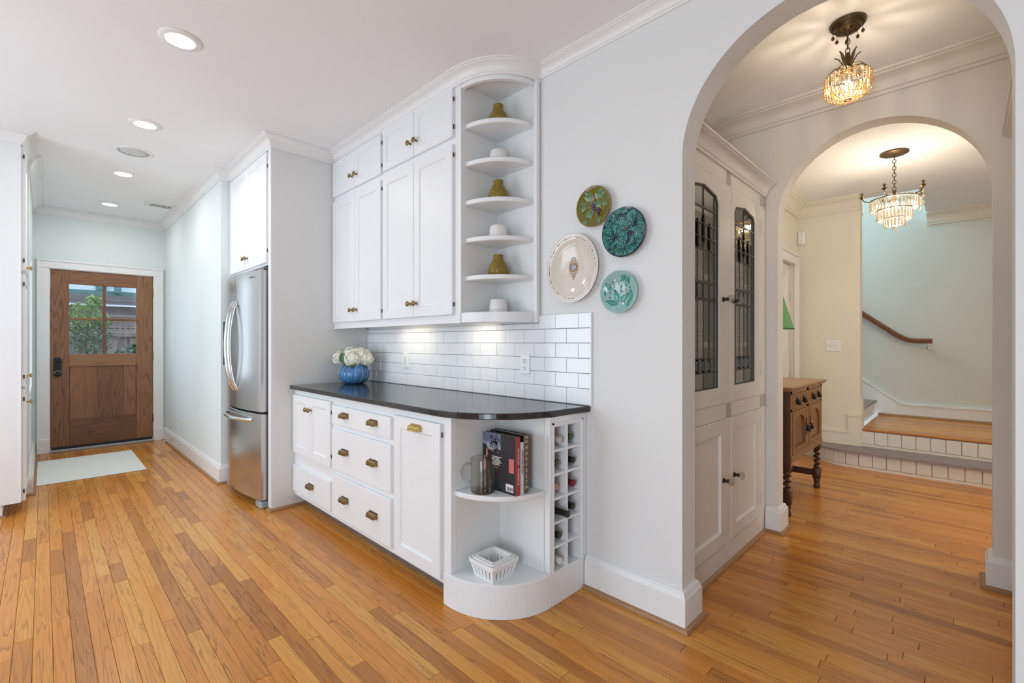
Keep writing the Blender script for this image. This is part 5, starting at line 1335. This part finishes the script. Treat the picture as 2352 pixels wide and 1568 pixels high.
PF = [(.45, .001), (.50, .003), (.80, .012), (.97, .024), (1.0, .027), (.995, .030), (.96, .0285), (.74, .0205), (.64, .0125), (.2, .0115), (.01, .0115)]
def pleaf(U, cx, cz, s, ang, kind, mat, pc, veins='vine_glaze', name='leaf'):
    """relief leaf lying on the plate's own curved surface; pc = plate centre and radius"""
    if kind == 'grape': out = [(0, -.45), (.25, -.6), (.5, -.35), (.95, -.3), (.62, .0), (.8, .42), (.36, .35), (0, 1.), (-.36, .35), (-.8, .42), (-.62, 0), (-.95, -.3), (-.5, -.35), (-.25, -.6)]
    elif kind == 'round': out = [(math.sin(t)*(1 if abs(t-PI) > .3 else .75), math.cos(t)*(1 if abs(t-PI) > .3 else .55)) for t in [2*PI*i/28 for i in range(28)]]
    else: out = [(0, -1), (.28, -.6), (.42, -.15), (.36, .3), (.18, .7), (0, 1.05), (-.18, .7), (-.36, .3), (-.42, -.15), (-.28, -.6)]
    c, s_ = math.cos(ang), math.sin(ang)
    hp = [(0, .0115), (.2, .0115), (.64, .0125), (.74, .0205), (.96, .0285), (2., .030)]
    def f(u, v, d):
        x, z = cx + s*(u*c - v*s_), cz + s*(u*s_ + v*c)
        r = math.hypot(x-pc[0], z-pc[1]); lim = .965*pc[2]
        if r > lim: x, z = pc[0] + (x-pc[0])*lim/r, pc[1] + (z-pc[1])*lim/r; r = lim
        r /= pc[2]
        for (r0, h0), (r1, h1) in zip(hp, hp[1:]):
            if r <= r1: h = h0 + (h1-h0)*(r-r0)/(r1-r0); break
        return (x, 1.949 - h - .0012 - d*.7, z)
    n = len(out); m_ = MB()
    m_.add([f(u, v, 0) for u, v in out] + [f(u*.8, v*.8, .0025) for u, v in out] + [f(u*.45, v*.45, .0035) for u, v in out] + [f(0, 0, .0025)], [(k*n+i, k*n+(i+1) % n, (k+1)*n+(i+1) % n, (k+1)*n+i) for k in (0, 1) for i in range(n)] + [(2*n+i, 2*n+(i+1) % n, 3*n) for i in range(n)])
    o = mk(name, m_, mat, U, True)
    if veins:
        vn = MB()
        for i in range(0, n, 2 if n < 20 else 3): vn.tube([f(0, -.1, .0035), f(out[i][0]*.55, out[i][1]*.55, .0042), f(out[i][0]*.92, out[i][1]*.92, .0012)], [s*.030, s*.024, s*.012], 5)
        mk('veins', vn, veins, o)
    return o
U = plate('wall_plate', 'small olive green plate with relief grape leaves, highest of the four', -1.330, 1.919, .101, .101, 'olive_glaze', PF)
for dx, dz, s, a in ((-.030, .050, .026, .5), (.034, .052, .028, -.4), (-.058, .012, .022, .9), (.016, .010, .026, -.2), (.062, .004, .020, -.8), (-.030, -.030, .024, 2.3), (-.045, -.066, .020, 2.8), (.028, -.062, .020, 3.6)): pleaf(U, -1.330+dx*1.08, 1.919+dz*1.08, s*1.2, a, 'grape', 'leaf_glaze', (-1.330, 1.919, .101))
for gx, gz in ((-.006, .0), (.022, -.028)):
    m_ = MB(); rnd = random.Random(int(gx*1e4))
    for r_ in range(6):
        for k in range(max(1, 4-abs(r_-1))): m_.ball((-1.330+gx+(k-(3-abs(r_-1))/2)*.006, 1.931, 1.919+gz+.012-r_*.006), .0042, 7, 5)
    mk('grapes', m_, 'grape_glaze', U, True)
mk('vine', MB().tube([(-1.330-.012, 1.930, 1.919+.078), (-1.330-.004, 1.931, 1.919+.045), (-1.325, 1.932, 1.919+.02), (-1.334, 1.932, 1.919-.02), (-1.342, 1.931, 1.919-.055)], .0022, 6).tube([(-1.405, 1.926, 1.900), (-1.37, 1.931, 1.921), (-1.34, 1.932, 1.915)], .0022, 6), 'vine_glaze', U, True)
mk('rim_beads', (lambda m_: [m_.ball((-1.330 + .1*math.cos(2*PI*i/60), 1.9195, 1.919 + .1*math.sin(2*PI*i/60)), .0032, 6, 4) for i in range(60)] and m_)(MB()), 'vine_glaze', U, True)
U = plate('wall_plate', 'teal begonia-leaf plate with navy ground, farthest right of the upper pair', -1.160, 1.763, .117, .118, 'navy_glaze', PF)
for dx, dz, s, a in ((-.048, -.012, .058, .35), (.052, .030, .056, -.5), (-.018, .078, .040, 1.2), (.056, -.056, .044, -1.9), (.0, -.072, .042, 2.9), (-.068, .058, .026, .8), (-.07, -.068, .026, 2.2)): pleaf(U, -1.160+dx*1.1, 1.763+dz*1.1, s*1.16, a, 'round', 'begonia_leaf', (-1.160, 1.763, .117), 'navy_glaze')
mk('insect', MB().lathe([(.001, -.016), (.004, -.008), (.005, .002), (.003, .010), (.001, .014)], 8, (-1.148, 1.923, 1.775), (.9, 0, .45)).add([(-1.148, 1.920, 1.778), (-1.135, 1.918, 1.796), (-1.128, 1.919, 1.790)], [(0,1,2)]).add([(-1.152, 1.920, 1.776), (-1.165, 1.918, 1.79), (-1.17, 1.919, 1.782)], [(0,1,2)]), 'dash_brown', U, True)
PW = [(.45, .001), (.55, .003), (.82, .020), (.98, .026), (1.0, .029), (.995, .032), (.965, .031), (.86, .028), (.82, .026), (.72, .013), (.2, .011), (.01, .011)]
U = plate('wall_plate', 'large cream oval platter with a brown crest, largest of the four', -1.463, 1.627, .164, .176, 'cream_glaze', PW)
for r in (.995, .925):
    mk('rim_line', MB().lathe([(.164*r-.0022, .0318 if r > .95 else .0302), (.164*r-.0022, .0328 if r > .95 else .0312), (.164*r+.0022, .0328 if r > .95 else .0312), (.164*r+.0022, .0318 if r > .95 else .0302)], 72, (-1.463, 1.949, 1.627), (0,-1,0), sy=.176/.164, cap0=False, cap1=False), 'white_rim', U)
rnd = random.Random(9); m_ = MB(); t = 0
while t < 2*PI:
    L = rnd.uniform(.05, .16)
    if rnd.random() < .62: m_.tube([(-1.463 + .164*.895*math.cos(t+L*k/4), 1.949-.0298, 1.627 + .176*.895*math.sin(t+L*k/4)) for k in range(5)], rnd.uniform(.0007, .0014), 5)
    t += L + rnd.uniform(.03, .09)
mk('rim_dashes', m_, 'dash_brown', U)
cz_ = 1.632; yv = 1.9378
m_ = MB().torus((-1.463, yv, cz_), .020, .0035, (0,1,0), 24, 5)
for i in range(16):
    a = 2*PI*i/16; m_.torus((-1.463 + .026*math.cos(a), yv, cz_ + .036*math.sin(a)), .0055, .0016, (0,1,0), 10, 4)
for i, (x, z) in enumerate(((0, .052), (-.010, .047), (.010, .047), (0, -.050), (0, -.060), (-.009, -.046), (.009, -.046))): m_.ball((-1.463+x, yv, cz_+z), .0042, 7, 5)
mk('crest_wreath', m_, 'crest_brown', U, True)
mk('crest_medallion', MB().lathe([(.019, 0), (.018, .0015), (.001, .002)], 24, (-1.463, yv+.0008, cz_), (0,-1,0), sy=1.35), 'crest_grey', U)
U = plate('wall_plate', 'aqua plate with green leaves and white berries, lowest of the four', -1.186, 1.482, .101, .101, 'aqua_glaze', PF)
for dx, dz, s, a in ((-.018, -.018, .030, .3), (.024, -.024, .028, -.9), (-.042, -.046, .030, 1.3), (-.058, .030, .022, .6), (.040, .048, .026, -.5), (.056, -.015, .026, .2), (.046, -.050, .022, -.2), (.020, .064, .022, -.9), (-.075, .0, .014, 0)): pleaf(U, -1.186+dx*1.05, 1.482+dz*1.05, s*1.15, a, 'oval', 'teal_leaf', (-1.186, 1.482, .101), 'aqua_glaze')
mk('stems', MB().tube([(-1.176, 1.935, 1.42), (-1.186, 1.936, 1.475), (-1.176, 1.936, 1.525)], .0015, 5).tube([(-1.165, 1.934, 1.42), (-1.160, 1.936, 1.45), (-1.150, 1.935, 1.46)], .0015, 5), 'aqua_glaze', U)
for dx, dz in ((-.022, .058), (-.010, .042), (-.036, .030), (.028, .010), (.030, -.008)): mk('white_berry', MB().ball((-1.186+dx, 1.933, 1.482+dz), .0062, 9, 6), 'berry_white', U, True)
for dx, dz in ((-.040, .048), (-.030, .012), (-.024, .006), (.006, .026), (.010, .004), (.024, -.004), (.052, .020), (-.054, .0), (-.056, -.022)): mk('purple_berry', MB().ball((-1.186+dx, 1.934, 1.482+dz), .0038, 8, 5), 'berry_purple', U, True)
# ------------------------------------------------------------------ floor boards, laid last: the largest in view singly, the rest as one part
bpy.context.view_layer.update()
dg = bpy.context.evaluated_depsgraph_get()
BW = .0571
LENS = [.28, .42, .56, .72, .90, 1.10, 1.32, 1.60]
rnd = random.Random(21)
def board_verts(L):
    a, w, c, t = L/2 - .0006, BW/2 - .0005, .0012, .016
    return ([(-a, -w, -t), (a, -w, -t), (a, w, -t), (-a, w, -t), (-a, -w, -c), (a, -w, -c), (a, w, -c), (-a, w, -c), (-a+c, -w+c, 0), (a-c, -w+c, 0), (a-c, w-c, 0), (-a+c, w-c, 0)],
            [(3,2,1,0), (0,1,5,4), (1,2,6,5), (2,3,7,6), (3,0,4,7), (4,5,9,8), (5,6,10,9), (6,7,11,10), (7,4,8,11), (8,9,10,11)])
boards = []
y = -2.6
camz = cam.location
fwd = Vector((-math.sin(math.radians(44.636)), math.cos(math.radians(44.636)), 0)); rgt = Vector((fwd.y, -fwd.x, 0))
def proj(p):
    d = p - camz; D = d.dot(fwd)
    if D < .05: return None
    return 1176 + 1062.4*d.dot(rgt)/D, 787 - 1062.4*d.z/D, D
row = 0
while y < 5.95:
    yc = y + BW/2
    xa, xb = (-7.45, 2.6) if yc < 2.05 else (-1.44, 1.7)
    x = xa - rnd.uniform(0, .9)
    while x < xb:
        L = rnd.choice(LENS); c = Vector((x + L/2, yc, 0)); x += L
        if c.x - L/2 > xb or c.x + L/2 < xa: continue
        boards.append((c, L))
    y += BW; row += 1
scored = []
for c, L in boards:
    vis = 0; area_ = 0
    for k in range(7):
        p = c + Vector((-L/2 + L*(k+.5)/7, 0, .001)); q = proj(p)
        if q is None or not (-10 < q[0] < 2362 and -10 < q[1] < 1578): continue
        d = p - camz; dist = d.length
        hit, loc, nor, idx, ob, mt = sc.ray_cast(dg, camz, d.normalized(), distance=dist - .006)
        if not hit: vis += 1; area_ += (L/7*BW)*1.24/ q[2]**3
    scored.append((area_, c, L))
scored.sort(key=lambda s: -s[0])
meshes = {}
fl = Vector(WL[FLOOR.name])
for a_, c, L in scored[:300]:
    if L not in meshes:
        v, f = board_verts(L); me = bpy.data.meshes.new('floor_board'); me.from_pydata(v, [], f); me.materials.append(M['floor']); meshes[L] = me
    o = bpy.data.objects.new('floor_board', meshes[L]); COL.objects.link(o); o.parent = FLOOR; o.location = c - fl
rest = MB()
for a_, c, L in scored[300:]:
    if a_ == 0 and (c.x > .4 or c.y < -1.6 or c.x - L/2 > .2): 
        pass
    v, f = board_verts(L); rest.add([(p[0]+c.x, p[1]+c.y, p[2]) for p in v], f)
o = mk('floor_boards', rest, 'floor', FLOOR); o['kind'] = 'stuff'
